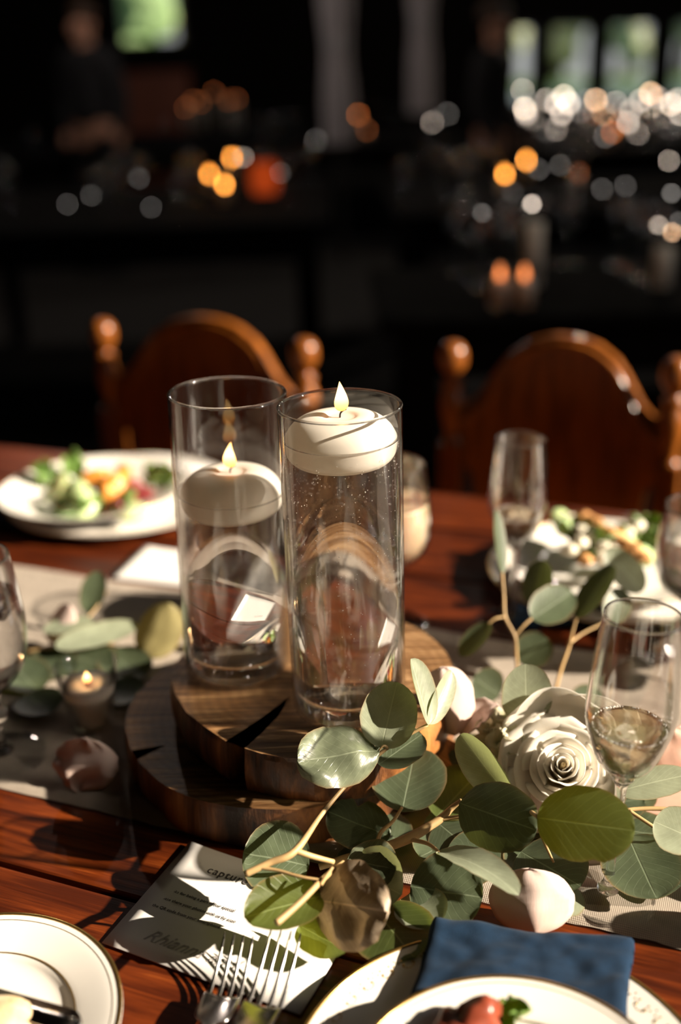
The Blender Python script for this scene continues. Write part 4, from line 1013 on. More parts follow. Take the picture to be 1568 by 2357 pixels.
# right-hand branch around the rose and the flute
R = sprig('eucalyptus branch round the white rose, with a big sunlit green leaf beside the flute stem', P(1300, 1900, .78))
stem(R, [(1180, 1835, .800), (1205, 1856, .812), (1238, 1880, .822)], .0014)
stem(R, [(1300, 1925, .772), (1380, 1905, .778), (1430, 1868, .785), (1530, 1862, .785), (1600, 1880, .782)], [.0016, .0016, .0015, .0015, .0014])
stem(R, [(1232, 1880, .784), (1252, 1935, .778), (1275, 1985, .772)], [.0012, .0011, .0008], name='side_stem')
stem(R, [(1448, 1866, .792), (1500, 1900, .786), (1540, 1925, .780)], [.0014, .0013, .0012], name='side_stem')
leaf(R, (1236, 1882, .822), (1462, 1912, .828), .046, 'leaf_green', face=.95, roll=radians(-8), bend=.03, cup=-.04, wav=.02, notch=.12, label='big olive green leaf lit through by the sun')
leaf(R, (1446, 1925, .772), (1512, 2068, .770), .052, 'leaf', face=.35, cup=.05, wav=.02)
leaf(R, (1610, 1935, .800), (1506, 1890, .806), .032, 'leaf_pale', face=.5, cup=.05)
leaf(R, (1422, 1822, .800), (1592, 1782, .806), .024, 'leaf_pale', face=.45, bend=.02)
leaf(R, (1176, 1842, .806), (1060, 1690, .838), .026, 'leaf_pale', face=.2, roll=radians(-52), cup=.28, label='narrow folded leaf left of the rose')
leaf(R, (1200, 1960, .762), (1338, 2040, .766), .050, 'leaf', face=.35, cup=.06)
leaf(R, (1214, 1668, .815), (1210, 1528, .862), .037, 'leaf_pale', face=.55, roll=radians(18), cup=.05, label='round pale green leaf standing behind the rose')
leaf(R, (1060, 1775, .776), (975, 1712, .790), .034, 'leaf_brown', face=.5, wav=.1, label='russet dry leaf')
leaf(R, (1120, 1770, .780), (1050, 1700, .790), .034, 'leaf', face=.4)
leaf(R, (1568, 2040, .762), (1500, 1990, .764), .045, 'leaf', face=.3)
leaf(R, (1330, 2045, .757), (1250, 2075, .757), .038, 'leaf_pale', face=.1)
rb = random.Random(21)
for i in range(16):
    x_ = rb.uniform(820, 1500); y_ = rb.uniform(1860, 1985) - (30 if x_ > 1200 else 0); an = rb.uniform(0, 2 * pi); z_ = rb.uniform(.755, .762)
    leaf(R if x_ > 1150 else B, (x_, y_, z_), (x_ + 135 * cos(an), y_ + 85 * sin(an), z_ + .002), rb.uniform(.036, .046), 'leaf', face=.05, cup=.05, wav=.03)

# added leaf clumps out of view on the right, placed to shade the table
G = sprig('unseen eucalyptus clump added past the right edge to shade the table', Vector((.36, .53, .752)))
for i in range(30):
    an = rb.uniform(0, 2 * pi); b3 = Vector((.31 + rb.uniform(0, .16), .535 + rb.uniform(-.028, .028), .755 + rb.uniform(0, .028)))
    b3.y -= .34 * (b3.x - .30)
    V, F, uv = leaf_vf(b3, b3 + Vector((cos(an) * .045, sin(an) * .03, rb.uniform(.0, .04))), rb.uniform(.036, .048), cup=.06, seed=i + 200, face=.3, roll=rb.uniform(-1, 1))
    mk('leaf', [v - G.location for v in V], F, M['leaf'], G, uv=uv)
G2 = sprig('tall dark eucalyptus clump added out of view past the right edge, shading the table behind the champagne flute', Vector((.40, .90, .752)))
for i in range(34):
    an = rb.uniform(0, 2 * pi); b3 = Vector((.43 + rb.uniform(-.05, .08), .855 + rb.uniform(-.05, .05), .76 + rb.uniform(0, .13)))
    V, F, uv = leaf_vf(b3, b3 + Vector((cos(an) * .045, sin(an) * .03, rb.uniform(.0, .04))), rb.uniform(.036, .048), cup=.06, seed=i + 300, face=.3, roll=rb.uniform(-1, 1))
    mk('leaf', [v - G2.location for v in V], F, M['leaf'], G2, uv=uv)
for k_ in range(4): tube('stem', [Vector((.41 + .02 * k_, .84 + .01 * k_, .752)), Vector((.42 + .02 * k_, .85, .82)), Vector((.41 + .03 * k_, .86, .90))], .0015, M['twig'], G2, 8, 4, loc=G2.location)
for k_ in range(3): tube('stem', [Vector((.30, .54, .755)), Vector((.36, .51 + .01 * k_, .78)), Vector((.44, .48 + .02 * k_, .80))], .0015, M['twig'], G, 8, 4, loc=G.location)

# D: upright sprigs behind
Dg = sprig('eucalyptus sprig standing upright in the shade behind the rose', D(1190, 1560, .80))
stem(Dg, [(1194, 1590, .79), (1189, 1510, .80), (1185, 1465, .805), (1163, 1420, .815), (1160, 1370, .825), (1156, 1318, .835)], [.0016, .0015, .0014, .0013, .0011, .0009], Y=1)
stem(Dg, [(1161, 1420, .815), (1140, 1424, .812), (1124, 1436, .81)], .0009, Y=1, name='side_stem')
stem(Dg, [(1185, 1465, .805), (1206, 1440, .81), (1224, 1424, .815)], .0010, Y=1, name='side_stem')
stem(Dg, [(1276, 1600, .79), (1292, 1540, .80), (1310, 1488, .81), (1318, 1455, .815), (1328, 1420, .82)], [.0015, .0014, .0013, .0011, .0009], Y=1)
stem(Dg, [(1312, 1480, .81), (1345, 1456, .82), (1400, 1430, .83)], .0010, Y=1, name='side_stem')
stem(Dg, [(1268, 1600, .79), (1300, 1590, .79), (1340, 1625, .78)], .0010, Y=1, name='side_stem')
for b_, t2, W_, Y_, mt, rl in (((1157, 1320), (1142, 1175), .018, (.835, .86), 'leaf', 60), ((1126, 1434), (1062, 1512), .024, (.81, .79), 'leaf', 25), ((1226, 1424), (1318, 1362), .034, (.815, .84), 'leaf', 10), ((1228, 1395), (1250, 1290), .028, (.84, .86), 'leaf', -15),
                               ((1196, 1525), (1262, 1470), .034, (.83, .84), 'leaf', 0), ((1330, 1422), (1410, 1302), .028, (.82, .85), 'leaf', -25), ((1478, 1362), (1398, 1265), .030, (.86, .88), 'leaf_pale', 10), ((1400, 1430), (1440, 1360), .026, (.83, .86), 'leaf', 30),
                               ((1150, 1600), (1090, 1560), .034, (.78, .79), 'leaf', 0), ((1330, 1640), (1390, 1600), .036, (.77, .78), 'leaf', 0)):
    leaf(Dg, b_, t2, W_, mt, Y=Y_, face=.6, roll=radians(rl), cup=.08)

# E: greenery at the left
Eg = sprig('blurred eucalyptus leaves on the runner behind the small votive at the left', P(200, 1480, .77))
stem(Eg, [(200, 1425, .775), (225, 1395, .782), (245, 1362, .790)], [.0011, .001, .0008])
stem(Eg, [(60, 1500, .76), (150, 1490, .765), (260, 1480, .768)], [.0018, .0018, .0014])
for b_, t2, W_, mt, fc, rl in (((202, 1412, .775), (228, 1315, .81), .026, 'leaf', .6, 0), ((128, 1488, .77), (318, 1440, .778), .030, 'leaf_pale', .5, -10), ((100, 1450, .775), (216, 1430, .78), .020, 'leaf_pale', .4, 0), ((60, 1520, .758), (170, 1545, .758), .045, 'leaf', .2, 0),
                               ((150, 1500, .758), (260, 1540, .758), .045, 'leaf', .2, 0), ((250, 1500, .758), (330, 1560, .758), .045, 'leaf', .2, 0), ((90, 1590, .757), (20, 1520, .758), .045, 'leaf', .1, 0), ((240, 1590, .757), (330, 1600, .757), .042, 'leaf', .1, 0), ((120, 1640, .757), (60, 1600, .757), .042, 'leaf', .1, 0)):
    leaf(Eg, b_, t2, W_, mt, face=fc, roll=radians(rl), cup=.08)
M['leaf_khaki'] = m_leaf('khaki_leaf', (0.36, 0.31, 0.14), (0.38, 0.33, 0.16), (0.4, 0.34, 0.1), .3, veins=.3)
o = leaf(None, (335, 1512, .760), (392, 1388, .800), .046, 'leaf_khaki', face=.55, cup=-.14, wav=.05, name='fallen_leaf'); tag(o, 'broad khaki leaf propped beside the left vase, in front of the far card', 'leaf')

# petals
def petal(b, t_, W_, label, mat='blush', name='rose_petal', **k):
    k.setdefault('pw', 1.0)
    o = leaf(None, b, t_, W_, mat, name=name, ns=18, nw=14, **k); s = o.modifiers.new('thick', 'SOLIDIFY'); s.thickness = .0006; tag(o, label, 'petal', 'loose rose petals'); return o
petal((1045, 1692, .800), (1020, 1536, .848), .040, 'blush petal standing upright beside the front vase', face=.7, roll=radians(8), cup=-.26, bend=.06, wav=.06)
petal((1062, 1692, .800), (1146, 1622, .820), .026, 'small curled blush petal between the upright petal and the rose', face=.4, cup=.3, roll=radians(-20), wav=.1)
petal((1228, 2152, .754), (1218, 2000, .786), .054, 'large blush petal lying just above the blue napkin', face=.45, cup=-.22, bend=.10, wav=.05)
petal((180, 1822, .754), (205, 1700, .790), .052, 'beige-pink petal curling on the runner at the lower left', face=.5, cup=-.12, bend=.05, wav=.16)
petal((1590, 1800, .765), (1545, 1680, .810), .050, 'peach petal at the right edge behind the flute', mat='peach', face=.5, cup=-.15, bend=.08, wav=.08)
petal((1448, 1845, .756), (1600, 1835, .760), .040, 'peach petal lying low at the right edge under the pale long leaf', mat='peach', face=.2, cup=.15)
petal((112, 1478, .762), (160, 1392, .795), .028, 'pinkish petal beside the left goblet', face=.5, cup=-.2)
petal((1285, 1962, .764), (1432, 1958, .768), .024, 'blush petal peeping out under the big green leaf', face=.3, cup=.1)
petal((1185, 1838, .785), (1245, 1888, .782), .024, 'creamy petal fallen under the left side of the rose', face=.4, cup=.12)

# ------------------------------------------------------------------ the rose
def rose(center, axis, R_):
    t = thing('rose', 'large open creamy white rose in the garland beside the champagne flute', 'rose', center)
    Zx = Vector(axis).normalized(); Xx = Vector((0, 0, 1)).cross(Zx).normalized(); Yx = Zx.cross(Xx); t.rotation_euler = Matrix((Xx, Yx, Zx)).transposed().to_euler()
    n = 23; rb = random.Random(4)
    for i in range(n):
        f = i / (n - 1); phi = i * radians(137.5); r = R_ * (0.075 + 0.87 * f ** 1.2); H = R_ * (1.02 - 0.12 * f ** 1.3)
        span = radians(205 - 105 * f ** 0.5); V = []; F = []; uv = []; ns, nt = 18, 12
        for a_ in range(ns + 1):
            s = -1 + 2 * a_ / ns
            for b_ in range(nt + 1):
                tt = b_ / nt; bell = 0.22 + 0.78 * sin(min(1, tt * 1.05) * pi / 2) ** 0.8
                rad = r * bell * (1 + 0.05 * s)                       # slight spiral: one edge tucks under the next
                top = 1 - 0.16 * abs(s) ** 2.4 + 0.03 * noise.noise((s * 2.2, i, 1))
                z = H * tt * top - (0.30 * R_ * f)
                lip = max(0, (tt - 0.74) / 0.26) ** 1.7; out = lip * R_ * (0.03 + 0.20 * f ** 1.4) * (1 + 0.3 * noise.noise((s * 2.5, i * 2, 5)))
                z -= lip * R_ * 0.17 * f ** 1.4; rad += out + R_ * 0.025 * f * noise.noise((s * 3 + i, tt * 2, 8))
                an = phi + s * span / 2 * (0.45 + 0.55 * tt ** 0.5)
                V.append((rad * cos(an), rad * sin(an), z)); uv.append(((s + 1) / 2, tt * (0.45 + 0.55 * f ** .5)))
        for a_ in range(ns):
            for b_ in range(nt):
                k = a_ * (nt + 1) + b_; F.append((k, k + nt + 1, k + nt + 2, k + 1))
        o = mk('petal', V, F, M['rose'], t, uv=uv); sd_ = o.modifiers.new('thick', 'SOLIDIFY'); sd_.thickness = .0005
    V, F = lathe_vf(resample([(0, -R_ * .3), (R_ * .2, -R_ * .25), (R_ * .22, 0), (R_ * .07, R_ * .5), (R_ * .04, R_ * .9), (0, R_ * .95)], 3), 20); mk('heart', V, F, M['rose'], t)
    # big guard petals at the back, spread wide
    for k_, (an, sz) in enumerate(((radians(98), 1.42), (radians(48), 1.50), (radians(5), 1.25), (radians(150), 1.1), (radians(-60), 1.05), (radians(215), 1.0))):
        b_ = Vector((cos(an), sin(an), 0)) * R_ * .35 - Vector((0, 0, R_ * .32)); e_ = Vector((cos(an), sin(an), 0)) * R_ * 1.12 * sz + Vector((0, 0, R_ * (.62 if k_ < 3 else .25)))
        a = (e_ - b_); L = a.length; a.normalize(); s_ = Vector((-sin(an), cos(an), 0)); nn = a.cross(s_) * -1; V = []; F = []; uv = []
        for i in range(15):
            tt = i / 14
            for j in range(13):
                s = -1 + j / 6; w = R_ * 1.0 * (sin(min(1, tt * 1.25 + .12) * pi / 2) ** .8) * (1 - 0.28 * tt ** 6)
                top = 1 - 0.22 * abs(s) ** 2.2 * tt
                h = -R_ * .28 * s * s * tt - R_ * .32 * max(0, tt - .7) ** 1.5 * 3 + R_ * .06 * noise.noise((s * 2, tt * 3, k_ * 3))
                V.append(b_ + a * (L * tt * top) + s_ * (w * s) - nn * -h); uv.append(((s + 1) / 2, .5 + .5 * tt))
        for i in range(14):
            for j in range(12):
                k = i * 13 + j; F.append((k, k + 13, k + 14, k + 1))
        o = mk('petal', V, F, M['rose'], t, uv=uv); sd_ = o.modifiers.new('thick', 'SOLIDIFY'); sd_.thickness = .0005
    return t
rc = P(1290, 1785, .788)
rose(rc, (-0.10, -0.66, 0.75), 0.0375)

hy = thing('hydrangea_floret', 'greenish white ruffled hydrangea florets tucked left of the rose', 'flower', P(1150, 1745, .775))
rb = random.Random(9)
for i, (x_, y_, z_) in enumerate(((1130, 1680, .806), (1165, 1660, .815), (1150, 1712, .803), (1125, 1715, .798), (1185, 1690, .812), (1150, 1750, .795), (1180, 1735, .80))):
    c = P(x_, y_, z_) - hy.location
    for k_ in range(4):
        an = k_ * pi / 2 + i; d = Vector((cos(an), sin(an) * .8, 0.35 + rb.uniform(-.2, .3)))
        V, F, uv = leaf_vf(c + hy.location, c + hy.location + d.normalized() * .0125, .0125, cup=.15, wav=.3, seed=i * 5 + k_, face=.5, ns=8, nw=6)
        mk('petal', [v - hy.location for v in V], F, M['hyd'], hy, uv=uv)

# ------------------------------------------------------------------ china
def plate(c, z, r, well, label, group, name='dinner_plate', h=0.015, rings=(), filigree=False):
    t = thing(name, label, 'plate', (c[0], c[1], z), group)
    pr = resample([(0, .0035), (well * .7, .0035), (well * .95, .0045), (well + .004, .0080), (r - .010, h - .0015), (r - .002, h), (r, h + .0002), (r + .0002, h - .0012), (r - .006, h - .0032), (well + .003, .0045), (well * .82, .0005), (well * .75, 0), (0, .0008)], 4)
    lathe('china', pr, M['china'], t, 128)
    ring('gold_rim', r - .0006, h + .0001, (.0012, .0006), M['gold'], t)
    zz = lambda q: h - .0015 * (r - q) / .010 if q > r - .010 else .0080 + (h - .0095) * (q - well - .004) / (r - .014 - well)
    for q, w in rings: ring('gold_line', q, zz(q) + .0002, (w, .0002), M['gold'], t)
    if filigree:
        bm = bmesh.new(); n = 44
        for i in range(n):
            a_ = 2 * pi * i / n
            for dq, rad in ((.0085, .0007), (.0115, .0009), (.0135, .0005)):
                for off in (-.03, .03): bmesh.ops.create_uvsphere(bm, u_segments=8, v_segments=4, radius=rad, matrix=Matrix.Translation(((r - dq) * cos(a_ + off), (r - dq) * sin(a_ + off), zz(r - dq) + .0002)) @ Matrix.Diagonal((1, 1, .35, 1)))
            for j in range(9):
                b_ = pi * j / 8; q = r - .007 - .0075 * sin(b_); aa = a_ + (j - 4) / 8 * (2 * pi / n)
                bmesh.ops.create_uvsphere(bm, u_segments=6, v_segments=4, radius=.00065, matrix=Matrix.Translation((q * cos(aa), q * sin(aa), zz(q) + .0001)) @ Matrix.Diagonal((1, 1, .35, 1)))
        o = from_bm('gold_filigree', bm, M['gold'], t, True); o['kind'] = 'stuff'
    return t
pgN = 'gold-rimmed plates on the near side'
plate((-.2231, .4609), .7505, .0888, .058, 'small white side plate with gold lines at the lower left corner', pgN, 'side_plate', .0145, rings=((.0835, .0004), (.0620, .0005)))
plate((.0735, .4060), .7505, .114, .080, 'large charger plate with gold lace rim under the blue napkin', pgN, 'charger_plate', .0130, filigree=True)
plate((.0755, .3790), .7725, .0855, .058, 'white dinner plate with a gold edge on top of the blue napkin, bottom edge', pgN, 'dinner_plate', .0125, rings=((.0810, .0004), (.0600, .0004)))

# napkin folded between charger and plate
def napkin(name, label, o_, ux, uy, nx, ny, th, amp, seed, group='navy napkins'):
    V = []; F = []; uv = []
    o_ = Vector(o_); ux = Vector(ux); uy = Vector(uy); LX, LY = ux.length, uy.length
    def pt(s, t, side):
        e_ = min(s, 1 - s) * LX; g = min(t, 1 - t) * LY; ed = min(1, min(e_, g) / (th * .8)); rnd = sqrt(max(0, 1 - (1 - ed) ** 2))
        z = th * rnd * (1 if side else 0.0) * 0.5 + (th * .5 if side else th * .5 * (1 - rnd))
        z += amp * (noise.noise((s * 3.4, t * 2.2, seed)) + .55 * sin(s * 9 + t * 3 + seed) * .5) * (1 if side else .25)
        z += .35 * amp * noise.noise((s * 9, t * 7, seed + 2)) * side
        p = o_ + ux * s + uy * t; return Vector((p.x + .002 * noise.noise((s * 2, t * 4, seed + 5)), p.y + .0025 * noise.noise((s * 4, t * 2, seed + 9)), o_.z + z))
    for side in (1, 0):
        for i in range(nx + 1):
            for j in range(ny + 1): V.append(pt(i / nx, j / ny, side)); uv.append((i / nx * LX, j / ny * LY))
    K = (nx + 1) * (ny + 1)
    for i in range(nx):
        for j in range(ny):
            k = i * (ny + 1) + j; F.append((k, k + ny + 1, k + ny + 2, k + 1)); F.append((K + k + 1, K + k + ny + 2, K + k + ny + 1, K + k))
    for i in range(nx):
        for j in (0, ny): k = i * (ny + 1) + j; F.append((k, K + k, K + k + ny + 1, k + ny + 1))
    for j in range(ny):
        for i in (0, nx): k = i * (ny + 1) + j; F.append((k, k + 1, K + k + 1, K + k))
    c = V[0].copy(); bm = bmesh.new(); vs_ = [bm.verts.new(v - c) for v in V]; ul = bm.loops.layers.uv.new('UVMap')
    for f in F:
        fc = bm.faces.new([vs_[i] for i in f])
        for l, i in zip(fc.loops, f): l[ul].uv = uv[i]
    bmesh.ops.remove_doubles(bm, verts=bm.verts[:], dist=1e-5)
    o = from_bm(name, bm, M['napkin'], None, True, loc=c); tag(o, label, 'napkin', group); return o
n1, n2, n4 = P(1000, 2100, .776), P(1462, 2150, .776), P(958, 2250, .770)
n1.z = .7655; dy = (n4 - n1); dy.z = -.002; dy = dy * 1.40
napkin('napkin', 'folded navy blue twill napkin between the charger and the dinner plate', n1, Vector((n2.x - n1.x, n2.y - n1.y, 0)), dy, 70, 40, .0095, .0045, 1.3)

# printed card
def card(bl, ang, w, h, label, printed):
    t = thing('printed_card', label, 'card', (bl.x, bl.y, .7512), 'printed white cards', (0, 0, ang))
    V = []; F = []; nx, ny = 12, 8
    for i in range(nx + 1):
        for j in range(ny + 1):
            s, u = i / nx, j / ny; V.append((w * s, h * u, .0004 + .0022 * (abs(s - .5) * 2) ** 3 * u * (1 if s < .5 else .2)))
    for i in range(nx):
        for j in range(ny): k = i * (ny + 1) + j; F.append((k, k + ny + 1, k + ny + 2, k + 1))
    o = mk('sheet', V, F, M['card'], t); s_ = o.modifiers.new('thick', 'SOLIDIFY'); s_.thickness = .0004; s_.offset = -1
    zt_ = .00055
    def text(body, x, y, size, mat, shear=0, name='lettering', sp_=1.0, z=zt_):
        c = bpy.data.curves.new(name, 'FONT'); c.body = body; c.size = size; c.shear = shear; c.space_character = sp_; c.extrude = .00003; c.materials.append(M[mat]); c.resolution_u = 3
        c.offset = .00005
        o = bpy.data.objects.new('text_source', c); COL.objects.link(o); dg = bpy.context.evaluated_depsgraph_get(); me = bpy.data.meshes.new_from_object(o.evaluated_get(dg)); bpy.data.objects.remove(o)
        o = bpy.data.objects.new(name, me); COL.objects.link(o); o.parent = t; o.location = (x, y, z); return o
    if printed:
        text('capture', .0262, .0815, .0094, 'ink', name='heading', sp_=1.12, z=.0009)
        for (s_, y_) in (('Thanks for being a part of our special', .0560), ('Please share your photos with us by scan', .0478), ('the QR code from your smartphone.', .0396)):
            text(s_, .0105 if y_ > .05 else .0108, y_, .00335, 'ink', name='message_line', sp_=1.04, z=.0009)
        text('Rhianna and', .0215, .0130, .0135, 'ink_soft', shear=.55, name='signature_line', sp_=1.0, z=.0007)
        # leaf emblem
        for k_, (x0, y0, ln, wd, an) in enumerate(((.0175, .0870, .0165, .0046, 188), (.0185, .0872, .0120, .0036, 152), (.0165, .0855, .0100, .0016, 222))):
            an = radians(an); pts = []
            for q in range(9): tt = q / 8; pts.append((x0 + cos(an) * ln * tt - sin(an) * wd / 2 * sin(pi * tt) ** .8, y0 + sin(an) * ln * tt + cos(an) * wd / 2 * sin(pi * tt) ** .8))
            for q in range(7, 0, -1): tt = q / 8; pts.append((x0 + cos(an) * ln * tt + sin(an) * wd / 2 * sin(pi * tt) ** .8, y0 + sin(an) * ln * tt - cos(an) * wd / 2 * sin(pi * tt) ** .8))
            plate_poly('leaf_emblem', pts, .00008, M['ink_blue' if k_ != 1 else 'ink_soft'], t, loc=(0, 0, .0012))
    else:
        text('capture', .035, .060, .012, 'ink_soft', name='heading')
    return t
card(P(235, 2174), radians(-26.1), .141, .103, 'white printed card with a leaf emblem, under the forks at lower left', True)
card(P(250, 1333), radians(-18), .13, .085, 'blurred white card lying on the runner behind the left vase', False)

# forks
def fork(tipc, rootc, label, W_=.0225):
    tp, rt = P(*tipc), P(*rootc); d = Vector((tp.x - rt.x, tp.y - rt.y)); TL = d.length; k = TL / .05; ang = atan2(d.y, d.x)
    t = thing('fork', label, 'fork', (rt.x, rt.y, .7530), 'forks lying side by side', (0, 0, ang))
    zt_ = tp.z - .7530; zr_ = rt.z - .7530
    def zc(x):
        s = x / TL
        if s >= 0: return zr_ + (zt_ - zr_) * s ** 1.7
        s = -s
        return zr_ + (.010 - zr_) * min(1, s / .9) - (.007 * min(1, max(0, (s - .9) / 2.0)))
    for i in range(4):
        y0 = (i - 1.5) * W_ * .27; pts = []; 
        for j in range(11):
            s = j / 10; x = -.003 + (TL + .003) * s; yy = y0 * (1 - .02 * s)
            pts.append((x, yy, zc(max(x, 0)), s))
        V = []; F = []
        for j, (x, yy, z, s) in enumerate(pts):
            hw = .00155 * (1 - .62 * s) + .0001; ht = .0011 * (1 - .45 * s)
            if j == 10: hw *= .5; ht *= .5
            for q in range(8):
                a_ = 2 * pi * q / 8; V.append((x, yy + hw * cos(a_), z + ht * sin(a_)))
        for j in range(10):
            for q in range(8): F.append((j * 8 + q, j * 8 + (q + 1) % 8, (j + 1) * 8 + (q + 1) % 8, (j + 1) * 8 + q))
        F.append(tuple(range(8))); F.append(tuple(80 + q for q in reversed(range(8))))
        mk('tine', V, F, M['steel'], t)
    V = []; F = []; nx, ny = 40, 10
    L_ = .14
    for i in range(nx + 1):
        x = .002 - L_ * i / nx; s = -x
        if s < .022: hw = W_ / 2 * (1 - .02 * (s / .022)) * (1 if s > -1 else 1) * sqrt(max(.02, 1 - (max(0, s - .006) / .0225) ** 2.6))
        else: hw = 0
        hw = max(hw, .0028 + .0042 * max(0, (s - .035) / .10))
        for j in range(ny + 1):
            v = -1 + 2 * j / ny; cupz = (.0030 * (v * v) * math.exp(-(s / .02) ** 2)) - .0008 * (1 - v * v) * (1 if s > .03 else -1)
            V.append((x, hw * v, zc(x) + cupz))
    for i in range(nx):
        for j in range(ny): k_ = i * (ny + 1) + j; F.append((k_, k_ + 1, k_ + ny + 2, k_ + ny + 1))
    o = mk('handle', V, F, M['steel'], t); sd_ = o.modifiers.new('thick', 'SOLIDIFY'); sd_.thickness = .0018; sd_.offset = 0; mod_sub(o, 1)
fork((550, 2151, .774), (511, 2303, .757), 'steel fork on the left of the two, its tines over the printed card')
fork((659, 2141, .776), (602, 2325, .757), 'steel fork on the right of the two, next to the charger', .0235)

# bread and butter knife on the side plate
a = N('baked_bread'); nz = a.noise(a.coord('Object'), 90, 4, .6); a.link(a.ramp(nz, [(.3, (.62, .42, .22)), (.7, (.82, .66, .44))]), a.b.inputs['Base Color']); a.set(Roughness=.8); a.bump(nz, .5, .002)
br = thing('bread_slice', 'piece of pale bread on the side plate at the lower left corner', 'bread', (P(-40, 2385, .762)))
V = []; F = []
bm = bmesh.new(); bmesh.ops.create_uvsphere(bm, u_segments=36, v_segments=18, radius=1)
for v in bm.verts: v.co = Vector((v.co.x * .034, v.co.y * .020, v.co.z * .013 + .006)) * (1 + .10 * noise.noise(v.co * 2))
from_bm('crumb', bm, a.m, br, True)
k0, k1 = P(185, 2362, .7725), P(-120, 2272, .7735)
kn = thing('butter_knife', 'butter knife laid across the side plate at the lower left', 'knife', k0); dv = (k1 - k0); L = dv.length; kn.rotation_euler = (0, 0, atan2(dv.y, dv.x))
V = []; F = []
for i in range(25):
    s = i / 24; x = -.10 * 0 + L * s; hw = .0085 * (1 - .75 * max(0, (.12 - s) / .12) ** 2); 
    V += [(x, -hw, .0002), (x, hw * .9, .0008), (x, hw * .9, .0022), (x, -hw, .0010)]
for i in range(24):
    for q in range(4): F.append((i * 4 + q, i * 4 + (q + 1) % 4, (i + 1) * 4 + (q + 1) % 4, (i + 1) * 4 + q))
F += [(0, 1, 2, 3), (99, 98, 97, 96)]
mk('blade', V, F, M['steel'], kn)
V, F = tube_vf([(L, 0, .001), (L + .03, 0, .002), (L + .08, 0, .002), (L + .1, 0, .001)], [.004, .006, .007, .004], 12); mk('handle', V, F, M['steel'], kn)

# ------------------------------------------------------------------ food
def mat_food(n_, c, r=.4, v=.25, **k): return plain(n_, c, r, vary=v, **k)
CUC, CUR = mat_food('cucumber_flesh', (.62, .72, .36), .3, .12, Subsurface_Weight=.2), mat_food('cucumber_skin', (.06, .16, .03), .4)
ORG = mat_food('orange_citrus', (.80, .30, .05), .35, .25); RED = mat_food('beetroot', (.20, .03, .03), .3, .4)
GRN = m_leaf('lettuce', (.16, .28, .06), (.2, .32, .1), (.35, .5, .06), .35); CRE = mat_food('cream_cheese', (.84, .78, .62), .6, .08)
BRN = mat_food('crouton', (.62, .30, .10), .7, .3); MEAT = mat_food('glazed_meat', (.24, .05, .025), .3, .5)
M['lettuce'] = GRN
def cucumber(c, nrm, r, label, group):
    t = thing('cucumber_slice', label, 'cucumber', c, group); t.rotation_euler = Vector(nrm).to_track_quat('Z', 'Y').to_euler()
    lathe('flesh', [(0, 0), (r - .001, 0), (r - .001, .0032), (0, .0036)], CUC, t, 28); lathe('peel', [(r - .001, -.0001), (r, .0004), (r, .0030), (r - .001, .0034)], CUR, t, 28, closed=True)
def chunk(name, c, s, mat, label, cat, group, seed):
    bm = bmesh.new(); bmesh.ops.create_icosphere(bm, subdivisions=3, radius=1)
    for v in bm.verts:
        k = 1 + .35 * noise.noise(v.co * 1.6 + Vector((seed, 0, 0))); v.co = Vector((v.co.x * s[0], v.co.y * s[1], v.co.z * s[2])) * k
    o = from_bm(name, bm, mat, None, True, loc=c); o.rotation_euler.z = seed; return tag(o, label, cat, group)
def lettuce(c, L, W_, an, label, group, seed):
    d = Vector((cos(an), sin(an), .45)); V, F, uv = leaf_vf(c, Vector(c) + d.normalized() * L, W_, cup=.25, wav=.5, seed=seed, face=.2, ns=16, nw=12)
    o = mk('lettuce_leaf', V, F, GRN, uv=uv); s_ = o.modifiers.new('thick', 'SOLIDIFY'); s_.thickness = .0004; return tag(o, label, 'lettuce', group)
FLL = ['left end', 'back left', 'front right', 'right side', 'front middle', 'far right rim']
# far left setting
pgF = 'plates across the table'
pc = P(285, 1152, .7525)
plate((pc.x, pc.y), .7525, .146, .100, 'large charger under the salad plate, far left', pgF, 'charger_plate', .0130)
pl_ = P(216, 1148, .766); plate((pl_.x, pl_.y), .7665, .117, .080, 'white salad plate with cucumber and orange, blurred at the far left', pgF, 'salad_plate', .0180, rings=((.111, .0006),))
zf = .778; g = 'cucumber slices on the far left plate'
for i, (x_, y_, dz, nr) in enumerate(((178, 1140, .012, (-.2, -.8, .6)), (190, 1162, .008, (.1, -.7, .7)), (135, 1125, .010, (-.5, -.5, .7)), (160, 1168, .004, (0, -.3, 1)), (300, 1180, .001, (0, -.2, 1)))):
    cucumber(P(x_, y_, zf + dz), nr, .020, ['cucumber slice standing up in the far left salad, middle one', 'cucumber slice at the front of the far left salad', 'cucumber slice at the left end of the far left salad', 'cucumber slice lying under the others on the far left plate', 'pale cucumber slice lying at the front right of the far left plate'][i], g)
for i, (x_, y_, dz, s_) in enumerate(((225, 1100, .018, (.022, .016, .012)), (262, 1112, .020, (.020, .016, .014)), (248, 1140, .012, (.014, .012, .016)), (285, 1085, .012, (.024, .010, .008)))):
    chunk('orange_wedge', P(x_, y_, zf + dz), s_, ORG, ['orange wedge at the top left of the far left salad', 'orange wedge heaped in the middle of the far left salad', 'small orange piece hanging at the front of the far left salad', 'long orange wedge at the back of the far left salad'][i], 'orange', 'orange pieces on the far left plate', i * 1.7)
for i, (x_, y_, dz) in enumerate(((300, 1120, .010), (325, 1138, .008), (270, 1160, .004), (295, 1150, .006))):
    chunk('beetroot_piece', P(x_, y_, zf + dz), (.016, .012, .009), RED, 'dark red beetroot piece on the right of the far left salad', 'beetroot', 'beetroot on the far left plate', i * 2.3 + 1)
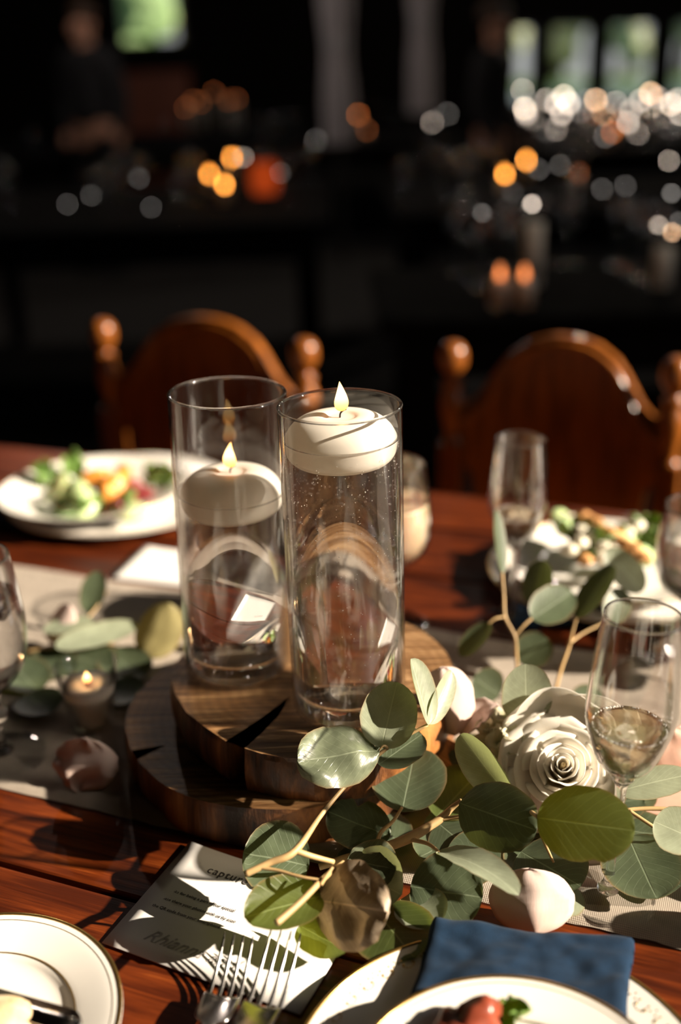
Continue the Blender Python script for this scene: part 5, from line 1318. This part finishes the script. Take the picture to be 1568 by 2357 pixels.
for i, (x_, y_, an) in enumerate(((130, 1110, 2.6), (180, 1100, 2.0), (260, 1155, -.6), (330, 1110, .3), (220, 1160, -1.8), (350, 1125, .1))):
    lettuce(P(x_, y_, zf + .001), .040, .030, an, 'green lettuce leaf in the far left salad, at its ' + FLL[i], 'lettuce on the far left plate', i + 40)
nn_ = P(-60, 1205, .752); uxv = P(215, 1250, .752) - nn_; uyv = (P(30, 1150, .752) - nn_)
napkin('napkin', 'blurred navy napkin beside the far left plate', (nn_.x, nn_.y, .7515), (uxv.x, uxv.y, 0), (uyv.x * 1.0, uyv.y * 1.0, 0), 40, 30, .010, .004, 3.1)
# far right setting
pr_ = P(1395, 1330, .7525); plate((pr_.x, pr_.y), .7610, .108, .075, 'white salad plate heaped with salad at the far right', pgF, 'salad_plate', .0150, rings=((.102, .0006),))
plate((pr_.x + .006, pr_.y + .004), .7525, .128, .090, 'charger under the far right salad plate', pgF, 'charger_plate', .0110)
rb = random.Random(33)
for i in range(12):
    an = rb.uniform(0, 2 * pi); q = Vector((pr_.x - .004 + rb.uniform(-.045, .045), pr_.y + rb.uniform(-.02, .045), .778 + rb.uniform(0, .012)))
    lettuce(q, .040, .032, an, 'green lettuce leaf in the far right salad', 'lettuce on the far right plate', i + 60)
for i in range(13):
    x_ = 1310 + (i * 53) % 185; y_ = 1195 + (i * 37) % 95
    chunk('cheese_crumble', P(x_, y_, .802), (.0085, .0075, .006), CRE, 'cream cheese crumble on the far right salad', 'cheese', 'cheese on the far right salad', i * 1.3)
for i in range(12):
    x_ = 1345 + (i * 41) % 150; y_ = 1190 + (i * 29) % 110
    chunk('crouton', P(x_, y_, .806), (.0085, .007, .006), BRN, 'orange-brown crouton on the far right salad', 'crouton', 'croutons on the far right salad', i * 2.1 + .5)
for i, (x_, y_) in enumerate(((1290, 1195), (1300, 1215), (1440, 1250), (1480, 1280))):
    cucumber(P(x_, y_, .798), (.2, -.6, .7), .012, 'pale green cucumber slice in the far right salad', 'cucumber in the far right salad')
nn_ = P(1180, 1450, .752); uxv = P(1420, 1440, .752) - nn_; uyv = P(1185, 1330, .752) - nn_
napkin('napkin', 'blurred navy napkin under the far right plate, seen between eucalyptus leaves', (nn_.x, nn_.y, .7512), (uxv.x, uxv.y, 0), (uyv.x, uyv.y, 0), 40, 30, .009, .003, 5.1)
# food on the near plate
chunk('meat_piece', P(1105, 2345, .789), (.013, .010, .012), MEAT, 'glazed dark red meat at the bottom edge on the dinner plate', 'meat', 'meat on the near dinner plate', .4)
chunk('meat_piece', P(1050, 2372, .786), (.014, .011, .009), MEAT, 'darker lump of meat left of the glazed piece, bottom edge', 'meat', 'meat on the near dinner plate', 1.9)
o = lettuce(P(1135, 2362, .782), .022, .018, .2, 'small green leaf beside the meat on the near dinner plate', None, 99)
# cutlery behind the far left plate
